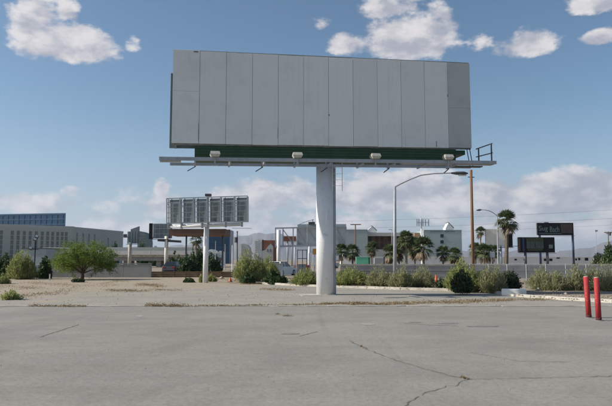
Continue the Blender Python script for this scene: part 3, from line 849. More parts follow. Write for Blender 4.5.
# ---- billboards
def far_billboard(name, label, x0, x1, y0, y1, Y, face_m, yaw_=0.0, thick=.5, posts=(), cat='billboard', rear=None, col_r=.3, col_m=None, catwalk=True):
    cxp = (x0+x1)/2; c = U(cxp, 260, Y); c.z = 0
    t = thing(name, label, cat, c, yaw_)
    pa, pb = U(x0,y0,Y), U(x1,y1,Y)
    hw = (pb.x-pa.x)/2/math.cos(yaw_) ; z0, z1 = pb.z, pa.z
    MB().bbox(-hw,hw,0,.06,z0,z1,.02).build('face', face_m, t)
    MB().bbox(-hw,hw,.065,thick,z0+.05,z1-.05,.02).build('frame', M['steel_dark'], t)
    if rear: MB().bbox(-hw,hw,thick+.005,thick+.06,z0,z1,.02).build('rear_face', rear, t)
    if catwalk:
        MB().bar((-hw,-.5,z0-.15),(hw,-.5,z0-.15),.5,.08).build('catwalk', M['steel_dark'], t)
    for px in posts:
        u = (U(px,260,Y).x-c.x)/math.cos(yaw_)
        MB().tube((u,thick/2,-.02),(u,thick/2,z0+.3),col_r,n=14).build('column', col_m or M['steel'], t, smooth=True)
    return t, hw, z0, z1
# small billboard beside the lattice one
t, hw, z0, z1 = far_billboard('billboard', 'small grey billboard with dark end on a cream column, left of the lattice billboard', 151.8,170.5,223.6,238.4,95,M['skin_back'],0,.6,(),col_r=.3,col_m=M['cream'])
MB().bbox(-hw-.50,-hw-.02,-.1,.62,z0-.1,z1+.05,.02).build('end_panel', M['dark'], t)
MB().bbox(-hw+.03,-hw+.24,-.03,-.003,z0+.2,z1-.1,.01).build('face_stripe', M['cream'], t)
for i in range(4): MB().bar((-hw+.5+.7*i,-.05,z0),(-hw+.5+.7*i,-.05,z1),.06,.06).build('upright', M['steel'], t)
for zf in (.3,.65): MB().bar((-hw+.3,-.09,z0+(z1-z0)*zf),(hw,-.09,z0+(z1-z0)*zf),.05,.05).build('stringer', M['cabinet'], t)
u = U(166.4,260,95).x - t.location.x
MB().tube((u,-.2,-.02),(u,-.2,z0+.35),.29,n=16).build('column', M['cream'], t, smooth=True)
p0 = U(158,240.2,95)-t.location; p1 = U(181,241.6,95)-t.location
MB().bar(p0,p1,.7,.35).build('platform', M['steel_dark'], t)
# further one with a triangular top
t, hw, z0, z1 = far_billboard('billboard', 'far small billboard frame with a slanted top panel, behind the block wall', 127,138,231.5,243.6,120,M['sign_slate'],0,.6,(),col_m=M['concrete'])
MB().prism([(-hw+.6,z1+.02),(hw,z1+.02),(hw,z1+1.05),(-hw+.6,z1+.45)],.0,.5).build('top_panel', M['skin_back'], t)
for i in range(4): MB().bar((-hw+.25+.55*i,-.06,z0),(-hw+.25+.55*i,-.06,z1),.07,.07).build('upright', M['cabinet'], t)
MB().bbox(-hw-.75,-hw-.15,-.3,.3,z0+1.2,z0+1.9,.05).build('floodlight', M['steel_dark'], t)
MB().bar((-hw-.2,0,z0+1.3),(-hw+.1,0,z0+1.3),.08,.08).build('lamp_arm', M['steel_dark'], t)
u = U(129.2,260,120).x - t.location.x
MB().tube((u,.3,-.02),(u,.3,z0+.3),.36,n=16).build('column', M['concrete'], t, smooth=True)
# dark stepped building behind it
Y = 420; t = thing('domed_building', 'dark grey building with a rounded roof beyond the elevated road', 'building', (U(142,260,Y).x,Y,0)); o = t.location.copy()
pr = [(U(x_,260,Y).x-o.x, U(x_,y_,Y).z) for x_, y_ in ((137,262),(147.3,262),(147.3,242),(146.6,238),(145,234.5),(142.5,232.2),(139.6,231.2),(137,231))]
MB().prism(pr[::-1],0,14).build('wall', M['sign_slate'], t)
for i in range(5): pbox(138.5,146,234.5+2.6*i,235.5+2.6*i,Y-.1,.15,o).build('window_band', M['window'], t)

# skeleton billboard behind the main pole
Y = 118.0
base = U(278.5,260,Y); base.z = 0
t = thing('skeleton_billboard', 'half empty billboard skeleton of blue grey beams behind the main pole', 'billboard', base); o = base.copy()
L = lambda x_, y_, dy=0: U(x_,y_,Y+dy)-o
beam = M['steel']
MB().bar(L(275,228.2),L(346.3,226.6),.3,.26).build('top_beam', beam, t)
MB().bar(L(275,246.4),L(346.3,244.8),.5,.34).build('bottom_beam', beam, t)
for px in (275.6,283,293.2,297.2,306,317.5,328,338,346):
    MB().bar(L(px,246.2-.022*(px-275),.05),L(px,228.4-.022*(px-275),.05),.2,.24).build('upright', beam, t)
for (xa,xb) in ((283,293.2),(298,306),(309,317.5),(337,346)):
    MB().bar(L(xa,229.5,.15),L(xb,243.8,.15),.12,.16).build('diagonal', beam, t)
for (xa,xb,ya,yb) in ((297.5,307,224.2,245.8),(307.2,317.2,224.0,245.6),(317.4,336,224,245.2),(336.2,346.2,224.0,244.6)):
    pbox(xa,xb,ya,yb,Y+.5,.08,o).build('panel', M['cabinet'], t)
MB().path([L(278.6,230),L(278.6,270)+Vector((0,0,-.4))],.40,18).build('column', M['pole'], t, smooth=True)
MB().path([L(294.6,247),L(294.6,270)+Vector((0,0,-.4))],.27,18).build('column', M['pole'], t, smooth=True)
MB().path([L(309.2,246.5),L(309.2,270)+Vector((0,0,-.4))],.30,18).build('column', M['pole'], t, smooth=True)
MB().path([L(297,225.2),L(303,222.8),L(309,220.6),L(314,219.6)],.07,6).build('lamp_arm', beam, t)
mb = pbox(308.5,315,221.8,224.2,Y-.2,.8,o,.08); mb.build('lamp_head', M['steel_dark'], t)
MB().bar(L(312.8,219.4),L(312.8,222),.12,.12).build('lamp_stem', M['steel_dark'], t)
# brown billboard beyond
far_billboard('billboard', 'rust brown billboard panel seen through the skeleton frame', 283.2,296.2,236.2,241.2,150,M['rust'],0,.5,(287.5,292),col_r=.2)
# red-brown building
Y = 170; t = thing('shop', 'rust red roofed building with a white gabled front', 'building', (U(262,260,Y).x,Y,0)); o = t.location.copy()
pbox(262.4,276,240.2,250,Y+2,10,o,ybase=-.02).build('wall', M['rust'], t)
pbox(261.8,263.6,239.8,251,Y+1.9,10.3,o,ybase=-.02).build('side_wall', M['sign_brown'], t)
pr = [(U(x_,260,Y).x-o.x, U(x_,y_,Y).z) for x_, y_ in ((262,264),(273,264),(273,246.5),(270.6,243.6),(268,246),(265,250),(262,251))]
MB().prism(pr[::-1],0,1.6).build('gable_front', M['hotel_trim'], t)
pbox(267,268.2,249,252,Y-.1,.15,o).build('window', M['window'], t); pbox(270,271,249,252,Y-.1,.15,o).build('window', M['window'], t)
# white tower blocks far
Y = 520; t = thing('apartment_block', 'far white block of two slabs left of the rust roofed building', 'building', (U(258,260,Y).x,Y,0)); o = t.location.copy()
pbox(254.4,258.4,239.6,262,Y,14,o,ybase=-.02).build('wall', M['whitebuild'], t); pbox(258.45,262.2,238.8,262,Y+3,14,o,ybase=-.02).build('wall', M['white'], t)
for i in range(6): pbox(255,258,241.6+2*i,242.3+2*i,Y-.1,.2,o).build('window_band', M['sign_slate'], t)
Y = 600; t = thing('domed_hall', 'pale blue grey domed hall on the skyline behind the tall shrub', 'building', (U(244,260,Y).x,Y,0)); o = t.location.copy()
pr = [(U(x_,260,Y).x-o.x, U(x_,y_,Y).z) for x_, y_ in ((238,262),(250,262),(250,252),(249,247.5),(246.8,244.6),(244,243.5),(241,244),(239,244.6),(238,245))]
MB().prism(pr[::-1],0,20).build('roof', M['hotel_trim'], t); pbox(238.3,241.4,244.6,262,Y-.3,.25,o,ybase=-.02).build('front', M['whitebuild'], t)
# blue glass building under the brown canopy
Y = 260; t = thing('glass_building', 'blue glass building beside the lattice billboard column', 'building', (U(205,260,Y).x,Y,0)); o = t.location.copy()
pbox(204,229.8,229.6,262,Y,14,o,ybase=-.02).build('wall', M['blue_glass'], t)
for i in range(6): pbox(204,229.8,232+5*i,232.5+5*i,Y-.12,.1,o).build('spandrel', M['blue_light'], t)
for i in range(7): xx = 205+4*i; pbox(xx,xx+.35,229.8,262,Y-.25,.1,o,ybase=-.02).build('mullion', M['blue_light'], t)
pbox(228.2,229.9,229.4,262,Y-.4,.12,o,ybase=-.02).build('corner_fin', M['blue_glass'], t)
Y = 90; t = thing('canopy', 'long brown fascia canopy on posts behind the lattice billboard', 'canopy', (U(186,260,Y).x,Y,0)); o = t.location.copy()
pbox(168.8,225.4,229.4,235.2,Y,6,o,.03).build('fascia', M['canopy'], t)
pbox(168.6,225.6,228.9,229.35,Y-.05,6.1,o).build('roof_edge', M['wood'], t)
for px in (186,222.5): pbox(px-.9,px+.9,235.3,262,Y+2,.35,o,ybase=-.02).build('post', M['steel_dark'], t)
# white small building and arches before it
Y = 140; t = thing('white_house', 'small white building with an arched roof in front of the blue glass', 'building', (U(213,260,Y).x,Y,0)); o = t.location.copy()
pr = [(U(x_,260,Y).x-o.x, U(x_,y_,Y).z) for x_, y_ in ((207,266),(214.4,266),(214.4,252),(213.4,250.4),(211.5,249.2),(209.6,249.4),(207.8,250.6),(207,252))]
MB().prism(pr[::-1],0,6).build('wall', M['whitebuild'], t)
for i in range(3): pbox(208.2,213.6,253.6+2.6*i,254.8+2.6*i,Y-.1,.15,o).build('window_band', M['sign_slate'], t)
pr = [(U(x_,260,Y).x-o.x, U(x_,y_,Y).z) for x_, y_ in ((216.5,266),(222,266),(222,254),(220.6,251.4),(218.6,250.8),(217,252.4),(216.5,254))]
MB().prism(pr[::-1],1,6).build('side_wall', M['whitebuild'], t); pbox(217.5,221.4,257.6,260.6,Y+.8,.15,o).build('sign_panel', mat('magenta_sign',(.30,.16,.24)), t)
# teal hotel at the right centre
Y = 200; t = thing('motel', 'pale teal motel with a brown recess, behind the palms', 'building', (U(367,260,Y).x,Y,0)); o = t.location.copy()
pbox(344,367.6,230.2,262,Y,16,o,ybase=-.02).build('left_wing', M['teal'], t)
pbox(367.7,424,236,262,Y+4,12,o,ybase=-.02).build('recess_wall', M['brownwall'], t)
pbox(367.7,424,232.6,235.95,Y+1.0,15,o).build('roof_band', M['hotel_trim'], t)
pbox(367.7,424,249.4,262,Y+.8,3.2,o,ybase=-.02).build('lower_wall', M['hotel_trim'], t)
pbox(424.05,461.6,230.8,262,Y-6,20,o,ybase=-.02).build('right_wing', M['teal'], t)
pbox(423.9,461.8,229.9,230.75,Y-6.1,20.2,o).build('parapet', M['teal_edge'], t)
pbox(343.8,367.7,229.4,230.15,Y-.1,16.2,o).build('parapet', M['teal_edge'], t)
for ya in (234.2,240.2):
    f = pbox(440.4,443.6,ya,ya+3.2,Y-6.06,.1,o).build('window', M['window_dark'], t); pbox(440.2,443.8,ya+3.25,ya+3.6,Y-6.15,.2,o).build('sill', M['teal_edge'], f)
for xa in (369,375.5,381,388,396,403,410):
    for ya in (236.4,242.6): pbox(xa,xa+2.6,ya,ya+5.2,Y+3.95,.1,o).build('window', M['window_dark'], t)
for (xa,xb,ya,yb) in ((366.5,376.5,226.3,232.4),(445.6,453.4,222.8,229.8)):
    p0, p1 = U(xa,yb,Y+5)-o, U(xb,ya,Y+5)-o; xm = (p0.x+p1.x)/2 + (.2 if xa < 400 else -.3)
    MB().prism([(p0.x,p0.z),(p1.x,p0.z),(p1.x,p0.z+.5),(xm,p1.z),(p0.x,p0.z+.5)],Y+5-o.y,Y+9-o.y).build('roof_gable', M['whitebuild'], t)
    MB().prism([(xm-.1,p1.z+.02),(p1.x+.1,p0.z+.52),(p1.x+.1,p0.z+.85),(xm-.1,p1.z+.35)],Y+4.9-o.y,Y+9.1-o.y).build('gable_roof', M['sign_slate'], t)
xx = 430.5
for wd in (7,6):       # small dark lettering on the parapet, too small to read
    for i in range(wd):
        pbox(xx,xx+1.1,230.95+(.15 if i % 3 == 1 else 0),232.0,Y-6.05,.04,o).build('lettering', M['sign_slate'], t); xx += 1.75
    xx += 2
pbox(408,418,232.8,236,Y-3,4,o).build('white_annex', M['whitebuild'], t)
pbox(414.5,420,233,240,Y-4,4,o,ybase=-.02).build('ochre_wall', mat('ochre_stucco',(.42,.27,.17)), t)
# antenna mast
Y = 150; t = thing('antenna_mast', 'cell antenna mast with upright panels beside the teal motel', 'mast', (U(422,260,Y).x,Y,0)); o = t.location.copy()
MB().tube((0,0,-.02),(0,0,U(422,218.5,Y).z),.22,.16,10).build('mast', M['pole'], t)
MB().bar(U(416.5,222.5,Y)-o,U(429,222.5,Y)-o,.12,.12).build('crossarm', M['steel'], t)
for px in (417,419,421.4,423,425.5,428.6): pbox(px-.35,px+.35,219.2,226,Y-.25,.18,o).build('antenna_panel', M['steel'], t)
# long low white building on the right, grey wall
Y = 165; t = thing('long_building', 'long low white building with small dark openings beyond the grey wall', 'building', (U(480,260,Y).x,Y,0)); o = t.location.copy()
pbox(342,640,257.4,263,Y,10,o,ybase=-.02).build('wall', M['whitebuild'], t)
pbox(341.8,640.2,256.7,257.35,Y-.15,10.3,o).build('roof_edge', M['white'], t)
for (xa,xb,ya,yb) in ((419.6,422.2,258.6,260.8),(444,448,258.6,261),(452,454,258,260.5),(514.6,516.8,258.8,260.4),(523.8,526.2,258.6,260.6),(544,546.2,258.6,261),(549.4,552.4,258.6,261),(556.6,559.8,256.9,258.6),(575.4,577,258.4,260.4),(578.4,580.2,257.8,260.2),(585,588.2,257.8,260.6),(602,604,258.4,260.6)):
    pbox(xa,xb,ya,yb,Y-.08,.1,o).build('opening', M['dark'], t)
a, b_ = U(340,270,50.5), U(640,270,50.5); zt_ = U(500,264.0,50.5).z
t = thing('concrete_wall', 'grey concrete wall running behind the right hand shrubs', 'wall', (a.x,a.y,0)); Lw = b_.x-a.x
for i in range(8): MB().box(Lw*i/8+.012,Lw*(i+1)/8-.012,0,.2,-.02,zt_-.13).build('wall_section', M['block'], t)
MB().box(-.02,Lw+.02,-.03,.23,zt_-.12,zt_).build('coping', M['concrete'], t)
MB().box(0,Lw,-.02,-.002,zt_*.52,zt_*.52+.03).build('groove', M['steel_dark'], t)
# chain link fence
def chain_fence():
    a, b_ = U(470,270,44), U(650,270,40); a.z = b_.z = .07
    t = thing('chain_link_fence', 'chain link fence with thin grey posts between shrubs and grey wall', 'fence', a); d = b_-a; Lf = d.length; ang = math.atan2(d.y,d.x); t.rotation_euler = (0,0,ang)
    H = 1.22; n = 9
    for i in range(n+1): MB().tube((Lf*i/n,0,-.05),(Lf*i/n,0,H+.03),.024,n=8).build('post', M['cabinet'], t)
    MB().tube((0,0,H),(Lf,0,H),.018,n=6).build('top_rail', M['steel'], t)
    s = .065; mb = MB(); nn = int((Lf+H)/s); r = .0022
    for i in range(nn):
        for sg in (1,-1):
            x0 = i*s - (H if sg > 0 else 0); xa, za, xb, zb = x0, .05, x0+H, H
            if sg < 0: xa, xb = xb, xa
            # clip to the fence
            def at(x): return za + (zb-za)*(x-xa)/(xb-xa)
            lo, hi = max(0,min(xa,xb)), min(Lf,max(xa,xb))
            if hi-lo < .05: continue
            p, q = Vector((lo,0,at(lo))), Vector((hi,0,at(hi))); a_ = Vector((0,r,0)); b2 = (q-p).normalized().cross(Vector((0,1,0)))*r
            mb.add([p-a_,p+a_+b2,p+a_-b2,q-a_,q+a_+b2,q+a_-b2],[(0,1,4,3),(1,2,5,4),(2,0,3,5)])
    mb.build('chain_link_mesh', M['steel'], t)
chain_fence()
# right billboards
Y = 150
t, hw, z0, z1 = far_billboard('billboard', 'dark billboard with pale lettering on a navy post, upper right', 538.2,575,222.8,235.2,Y,M['dark'],0,.6,(574.2,541),col_r=.28,col_m=M['navy'])
pxm = U(1,260,Y).x - U(0,260,Y).x
MB().bbox(-hw+24*pxm,hw-.3,-.06,-.003,z0+.5,z1-.3,.02).build('brown_panel', M['sign_brown'], t)
def lettering(txt, size, loc, parent, m, stretch=1.0):
    cu = bpy.data.curves.new('lettering','FONT'); cu.body = txt; cu.size = size; cu.extrude = .02
    tmp = bpy.data.objects.new('lettering_source', cu); C.objects.link(tmp)
    dg = bpy.context.evaluated_depsgraph_get(); me = bpy.data.meshes.new_from_object(tmp.evaluated_get(dg))
    bpy.data.objects.remove(tmp); me.materials.clear(); me.materials.append(m)
    ob = bpy.data.objects.new('lettering', me); link(ob, parent); ob.location = loc; ob.rotation_euler = (math.pi/2,0,0); ob.scale = (stretch,1,1)
    return ob
lettering('Sug', 1.75, (-hw+.35,-.05,z0+1.15), t, M['text_pale'], .95)
lettering('Bach', 2.0, (-hw+3.1,-.05,z0+.8), t, M['text_pale'], .66)
MB().bbox(-hw+.4,-hw+6,-.05,-.01,z0+.38,z0+.52,.01).build('rule_line', M['text_pale'], t)
pbx = MB().bbox(-hw+1.8,-hw+2.9,-.05,.3,z1+.01,z1+.18,.02).build('top_cutout', M['text_pale'], t)
Y = 140
t, hw, z0, z1 = far_billboard('billboard', 'dark billboard with slate picture and olive top band, below the lettered one', 518.4,555.6,237.2,252.6,Y,M['dark'],0,.6,(526,548),col_r=.3,col_m=M['steel_dark'])
pxm = U(1,260,Y).x - U(0,260,Y).x
f = lambda a_, b2, c_, d_, m_, n_: MB().bbox(-hw+a_*pxm,-hw+b2*pxm,-.06,-.003,z0+c_*pxm,z0+d_*pxm,.01).build(n_, m_, t)
f(8.5,25.5,11.2,14.8,M['sign_olive'],'olive_band'); f(8.5,25.5,4.2,11.1,mat('sign_picture',(.075,.10,.095),(.04,.055,.055),.8,1.2,stretch=(2,1,.4)),'picture'); f(9.5,24.5,1.8,4.1,M['sign_olive'],'lower_band')
f(.8,2.2,1,14,M['sign_brown'],'side_strip'); f(4.6,6.2,1,14.5,M['navy'],'side_strip'); f(31,34.6,4.2,8.0,M['sign_slate'],'pale_patch'); f(16.6,17.2,5.5,10.5,M['dark'],'picture_divider')
# cream billboard
Y = 130
t, hw, z0, z1 = far_billboard('billboard', 'blank cream billboard left of the tall palm', 486,506.4,229,246.6,Y,M['cream'],0,.4,(490,501.5),col_r=.22,col_m=M['steel'])
MB().bbox(hw+.02,hw+1.65,.3,.8,z0-.1,z1-.9,.03).build('side_panel', M['dark'], t)
MB().bar((-hw,-.3,z0-.2),(hw+1.6,-.3,z0-.2),.4,.12).build('ledge', M['canopy'], t)
MB().bar((hw+1.2,.3,z0+.1),(hw+2.8,.3,z0+.1),.12,.12).build('lamp_arm', M['steel_dark'], t)
# small signs
Y = 58; b0 = U(363,260,Y); b0.z = 0
t = thing('cabinet_sign', 'mint green sign cabinet on legs above the shrubs', 'sign', b0); o = b0.copy()
pbox(356.2,368.4,257.4,267.8,Y,.5,o,.02).build('face', M['signgreen'], t)
q = pbox(368.5,370.2,257.0,268.2,Y+.05,.5,o,.02); q.build('side', mat('dark_mint',(.05,.20,.12)), t)
pbox(356,368.6,256.9,257.35,Y-.02,.55,o).build('frame', mat('pale_mint',(.30,.60,.44)), t)
for px in (359,366.5): pbox(px-.4,px+.4,267.9,275,Y+.15,.1,o,ybase=-.02).build('leg', M['steel'], t)
Y = 60; b0 = U(379,260,Y); b0.z = 0
t = thing('cabinet_sign', 'grey sign cabinet with dark edge right of the mint one', 'sign', b0); o = b0.copy()
pbox(374.6,383.6,257.8,263.8,Y,.4,o,.02).build('face', M['signgrey'], t); pbox(383.7,384.8,256.6,264.4,Y-.02,.45,o,.02).build('side', M['steel_dark'], t)
pbox(375,376,263.9,272,Y+.1,.1,o,ybase=-.02).build('leg', M['steel_dark'], t); pbox(382,383,263.9,272,Y+.1,.1,o,ybase=-.02).build('leg', M['steel_dark'], t)
Y = 66; b0 = U(491.8,260,Y); b0.z = 0
t = thing('square_sign', 'small square grey sign on a post before the palms', 'sign', b0); o = b0.copy()
pbox(489.6,494.8,251.8,257.4,Y,.06,o,.01).build('face', M['cabinet'], t); pbox(491.7,492.3,257.45,272,Y+.08,.06,o,ybase=-.02).build('post', M['steel'], t); pbox(488.9,489.5,251.6,257.6,Y-.01,.1,o).build('edge', M['dark'], t)
# signs and bits under the skeleton
Y = 75
def small_sign(label, x0, x1, y0, y1, Y, m_):
    b0 = U((x0+x1)/2,260,Y); b0.z = 0; t = thing('street_sign', label, 'sign', b0); o = b0.copy()
    pbox(x0,x1,y0,y1,Y,.06,o,.01).build('face', m_, t); xm = (x0+x1)/2; pbox(xm-.35,xm+.35,y1,272,Y+.08,.06,o,ybase=-.02).build('post', M['steel'], t)
small_sign('small orange sign left of the main pole',312.6,316.6,248.6,254.4,78,M['orangesign'])
small_sign('white sign board left of the main pole',308.6,311.4,253,262.5,74,M['white'])
small_sign('narrow white notice by the orange sign',313.4,315.4,258,266,70,M['white'])
small_sign('dull red sign near the ground by the skeleton billboard',306,309.6,265,269.4,66,mat('dull_red',(.30,.10,.09)))
small_sign('pink and white board at the foot of the skeleton billboard',293.3,296.4,264.8,272.4,64,mat('pale_pink',(.55,.38,.36)))
# grey frame gate under the skeleton
Y = 72; b0 = U(302,260,Y); b0.z = 0; t = thing('pipe_gate', 'dark pipe frame gate under the skeleton billboard', 'gate', b0); o = b0.copy()
for px in (297.4,302.5,306.8): MB().tube((U(px,260,Y)-o)*1.0-Vector((0,0,1.62)), U(px,249.6,Y)-o,.05,n=8).build('post', M['steel_dark'], t)
for py in (250,258.5,264.6): MB().tube(U(297.4,py,Y)-o,U(306.8,py,Y)-o,.04,n=8).build('rail', M['steel_dark'], t)
pbox(298,306,265,271,Y,.05,o,ybase=.05).build('lower_panel', M['signgrey'], t)
# utility cabinet
b0 = U(277.4,260,54); b0.z = 0; t = thing('utility_cabinet', 'pale grey utility cabinet behind the shrub', 'cabinet', b0); o = b0.copy()
pbox(272.2,282.6,264,278,54,.6,o,.02,ybase=-.02).build('body', M['cabinet'], t); pbox(271.9,282.9,263.3,263.95,53.95,.7,o,.01).build('lid', M['signgrey'], t)
pbox(277.2,277.5,264.5,277,53.985,.02,o,ybase=.05).build('door_seam', M['steel'], t)

# ------------------------------------------------------------------ cars
def car(label, loc, rz, body_m, L=4.4, Wd=1.78, H=1.45):
    t = thing('parked_car', label, 'car', loc, rz)
    h = L/2
    pr = [(-h,.30),(-h+.03,.62),(-h+.12,.84),(-h+.9,.92),(h-1.25,.90),(h-.25,.76),(h-.02,.58),(h,.28),(h-.4,.20),(-h+.4,.20)]
    mb = MB(); n = len(pr); rings = []
    for y_, s_, dz in ((-Wd/2,.96,.03),(-Wd/2+.10,1,0),(Wd/2-.10,1,0),(Wd/2,.96,.03)): rings.append([(x_*s_, y_, z_*(1-dz)+dz*.5) for x_, z_ in pr])
    fs = [tuple(range(n)), tuple(reversed(range(3*n,4*n)))]
    for k_ in range(3):
        for i in range(n): j = (i+1)%n; fs.append((k_*n+i,(k_+1)*n+i,(k_+1)*n+j,k_*n+j))
    mb.add(sum(rings,[]), fs); mb.build('body', body_m, t)
    # cabin
    b0, t0 = (-h+.35, h-1.35), (-h+.95, h-2.05)
    wb, wt = Wd/2-.07, Wd/2-.25; zb, zt = .905, H
    MB().add([(b0[0],-wb,zb),(b0[1],-wb,zb),(b0[1],wb,zb),(b0[0],wb,zb),(t0[0],-wt,zt),(t0[1],-wt,zt),(t0[1],wt,zt),(t0[0],wt,zt)],
             [(3,2,1,0),(4,5,6,7),(0,1,5,4),(1,2,6,5),(2,3,7,6),(3,0,4,7)]).build('cabin', body_m, t)
    def pane(c4, name):
        c4 = [Vector(c) for c in c4]; nn = (c4[1]-c4[0]).cross(c4[3]-c4[0]).normalized()*.012; ce = sum(c4, Vector())/4
        q = [ce+(c-ce)*.86 for c in c4]; MB().add([p+nn for p in q]+[p-nn for p in q],[(0,1,2,3),(7,6,5,4),(0,4,5,1),(1,5,6,2),(2,6,7,3),(3,7,4,0)]).build(name, M['carglass'], t)
    pane([(b0[0],wb,zb),(b0[0],-wb,zb),(t0[0],-wt,zt),(t0[0],wt,zt)],'rear_window'); pane([(b0[1],-wb,zb),(b0[1],wb,zb),(t0[1],wt,zt),(t0[1],-wt,zt)],'windscreen')
    for s_ in (-1,1):
        xm = (t0[0]+t0[1])/2
        a_ = [(b0[0],s_*wb,zb),(xm,s_*wb,zb),(xm,s_*wt,zt),(t0[0],s_*wt,zt)]; b2 = [(xm,s_*wb,zb),(b0[1],s_*wb,zb),(t0[1],s_*wt,zt),(xm,s_*wt,zt)]
        if s_ > 0: a_, b2 = a_[::-1], b2[::-1]
        pane(a_,'side_window'); pane(b2,'side_window')
        for x_ in (-h+.85, h-.85):
            wh = bpy.data.objects.new('wheel', None); link(wh, t); wh.location = (x_, s_*(Wd/2-.08), .31)
            MB().path([(0,-.1,0),(0,.1,0)],.31,20).build('tyre', M['black'], wh); MB().path([(0,s_*.102,0),(0,s_*.115,0)],.19,14).build('rim', M['rim'], wh)
        MB().bbox(-h-.012,-h+.06,s_*(Wd/2-.28)-.14,s_*(Wd/2-.28)+.14,.60,.76,.01).build('tail_light', M['taillight'], t)
        MB().bbox(h-.10,h+.0,s_*(Wd/2-.32)-.15,s_*(Wd/2-.32)+.15,.56,.68,.01).build('headlight', M['carglass'], t)
    MB().bbox(-h-.04,-h+.1,-Wd/2+.12,Wd/2-.12,.34,.50,.02).build('rear_bumper', M['steel_dark'], t)
p = U(280.5,260,61); car('white car parked behind the grey utility cabinet', (p.x,61,0), R(66), M['carwhite'])
p = U(174.5,260,76); car('dark car parked behind the timber wall', (p.x,76,0), R(84), M['cardark'], H=1.4)

# ------------------------------------------------------------------ poles and lamps
# street lamp with long arm
Y = 40; b0 = U(394.6,260,Y); b0.z = 0
t = thing('street_lamp', 'tall grey street lamp with a long arm reaching right under the billboard', 'street lamp', b0); o = b0.copy()
MB().path([(0,0,-.02),(U(394.8,187,Y)-o)],[.125,.085],14).build('mast', M['steel'], t, smooth=True)
MB().path([U(394.8,187,Y)-o,U(400,184.2,Y)-o,U(411,179,Y)-o,U(421,175.2,Y)-o,U(434,173.6,Y)-o,U(452,173.0,Y)-o],[.05,.05,.045,.045,.04,.04],8).build('arm', M['steel'], t)
p0, p1 = U(451,173.1,Y)-o, U(468,173.4,Y)-o
MB().path([p0,p0.lerp(p1,.3),p0.lerp(p1,.75),p1],[.05,.11,.13,.04],10).build('lamp_head', M['steel_dark'], t)
MB().path([p0.lerp(p1,.45)+Vector((0,0,-.12)),p0.lerp(p1,.9)+Vector((0,0,-.12))],[.08,.06],8).build('lens', M['white'], t)
# wooden utility pole
Y = 47; b0 = U(473,260,Y); b0.z = 0
t = thing('utility_pole', 'brown wooden utility pole right of the street lamp', 'utility pole', b0); o = b0.copy()
MB().path([(0,0,-.02),U(471,170,Y)-o],[.135,.105],12).build('mast', M['polewood'], t, smooth=True)
for z_ in (1.9,2.2): MB().path([(0,0,z_),(0,0,z_+.05)],.14,12).build('band', M['steel_dark'], t)
MB().bar(U(468,177.0,Y)-o,U(474.4,177.3,Y)-o,.06,.06).build('crossarm', M['polewood'], t)
# curved lamp near tall palm
Y = 70; b0 = U(497.8,260,Y); b0.z = 0
t = thing('street_lamp', 'slim street lamp with a curved arm to the left, beside the tall palm', 'street lamp', b0); o = b0.copy()
MB().path([(0,0,-.02),U(497.4,216.5,Y)-o],[.10,.06],10).build('mast', M['steel'], t)
MB().path([U(497.4,216.5,Y)-o,U(495,214,Y)-o,U(490.5,211.2,Y)-o,U(486,210,Y)-o,U(481,209.7,Y)-o],.045,8).build('arm', M['steel'], t)
MB().path([U(481.4,209.8,Y)-o,U(479.4,209.9,Y)-o,U(476.4,210.4,Y)-o],[.05,.13,.05],8).build('lamp_head', M['steel_dark'], t)
def simple_pole(label, px, py_top, Y, r, m_, arms=(), cat='utility pole', name='utility_pole', trans=()):
    b0 = U(px,260,Y); b0.z = 0; t = thing(name, label, cat, b0); o = b0.copy()
    MB().path([(0,0,-.02),U(px,py_top,Y)-o],[r,r*.75],8).build('mast', m_, t)
    for (dx0,dx1,py,w_) in arms: MB().bar(U(px+dx0,py,Y)-o,U(px+dx1,py,Y)-o,w_,w_).build('crossarm', m_, t)
    for (dx,py,hh) in trans:
        p = U(px+dx,py,Y)-o; MB().tube((p.x,p.y-.15,p.z-hh/2),(p.x,p.y-.15,p.z+hh/2),hh*.35,n=10).build('transformer', M['steel_dark'], t)
    return t
simple_pole('thin utility pole with transformer right of the lattice billboard',237.3,231,85,.10,M['steel_dark'],((-.8,.8,232,.1),(-1.2,.6,238,.08)),trans=((-1.0,240,.75),))
simple_pole('pale post left of the tall shrub',232.3,245,60,.06,M['pole'],((-.2,.3,245.2,.1),),'post','lamp_post')
simple_pole('thin grey post before the small white building',215.6,241,100,.07,M['steel'],((-.5,.5,241.4,.08),),'post','lamp_post')
simple_pole('thin grey post before the blue glass building',225.2,244,100,.08,M['steel'],((-.6,.4,244.3,.08),),'post','lamp_post')
simple_pole('dark utility pole with crossarm before the left teal wing',355.4,224.2,110,.13,M['polewood'],((-5,5.6,224.5,.16),))
simple_pole('faint tall light mast on the right skyline',596,230.6,190,.10,M['steel'],((-1.4,1.4,230.8,.5),),'mast','light_mast')
simple_pole('utility pole with crossarm at the right frame edge',608.3,231.6,110,.11,M['polewood'],((-4,4.4,232.4,.16),(-2,3,233.6,.12)),trans=((1,234,.6),))
simple_pole('short dark mast above the left hotel wing',108,238.4,200,.25,M['steel_dark'],((-.5,.5,238.8,.5),),'mast','light_mast')
simple_pole('small lamp arm beside the tall street lamp mast',392.0,229.4,140,.10,M['steel'],((-3.6,.2,229.6,.14),),'street lamp','street_lamp')
# overhead wires far right, one span each
def wire(label, pa, ya, pb, yb, Ya, Yb, sag):
    a, b_ = U(pa,ya,Ya), U(pb,yb,Yb); pts = []
    for i in range(25):
        u = i/24; p = a.lerp(b_,u); p.z -= sag*4*u*(1-u); pts.append(p-a)
    o = MB().path(pts, .012, 4).build('overhead_wire', M['wire'], None, loc=a)
    tag(o, label, 'cable', 'overhead wires at the right')
wire('topmost overhead wire rising to the right edge',300,222,720,203,120,90,.5)
wire('middle overhead wire at the right',300,229,720,212,120,90,.5)
wire('lower overhead wire passing behind the lettered billboard',300,236,720,219,160,118,.5)

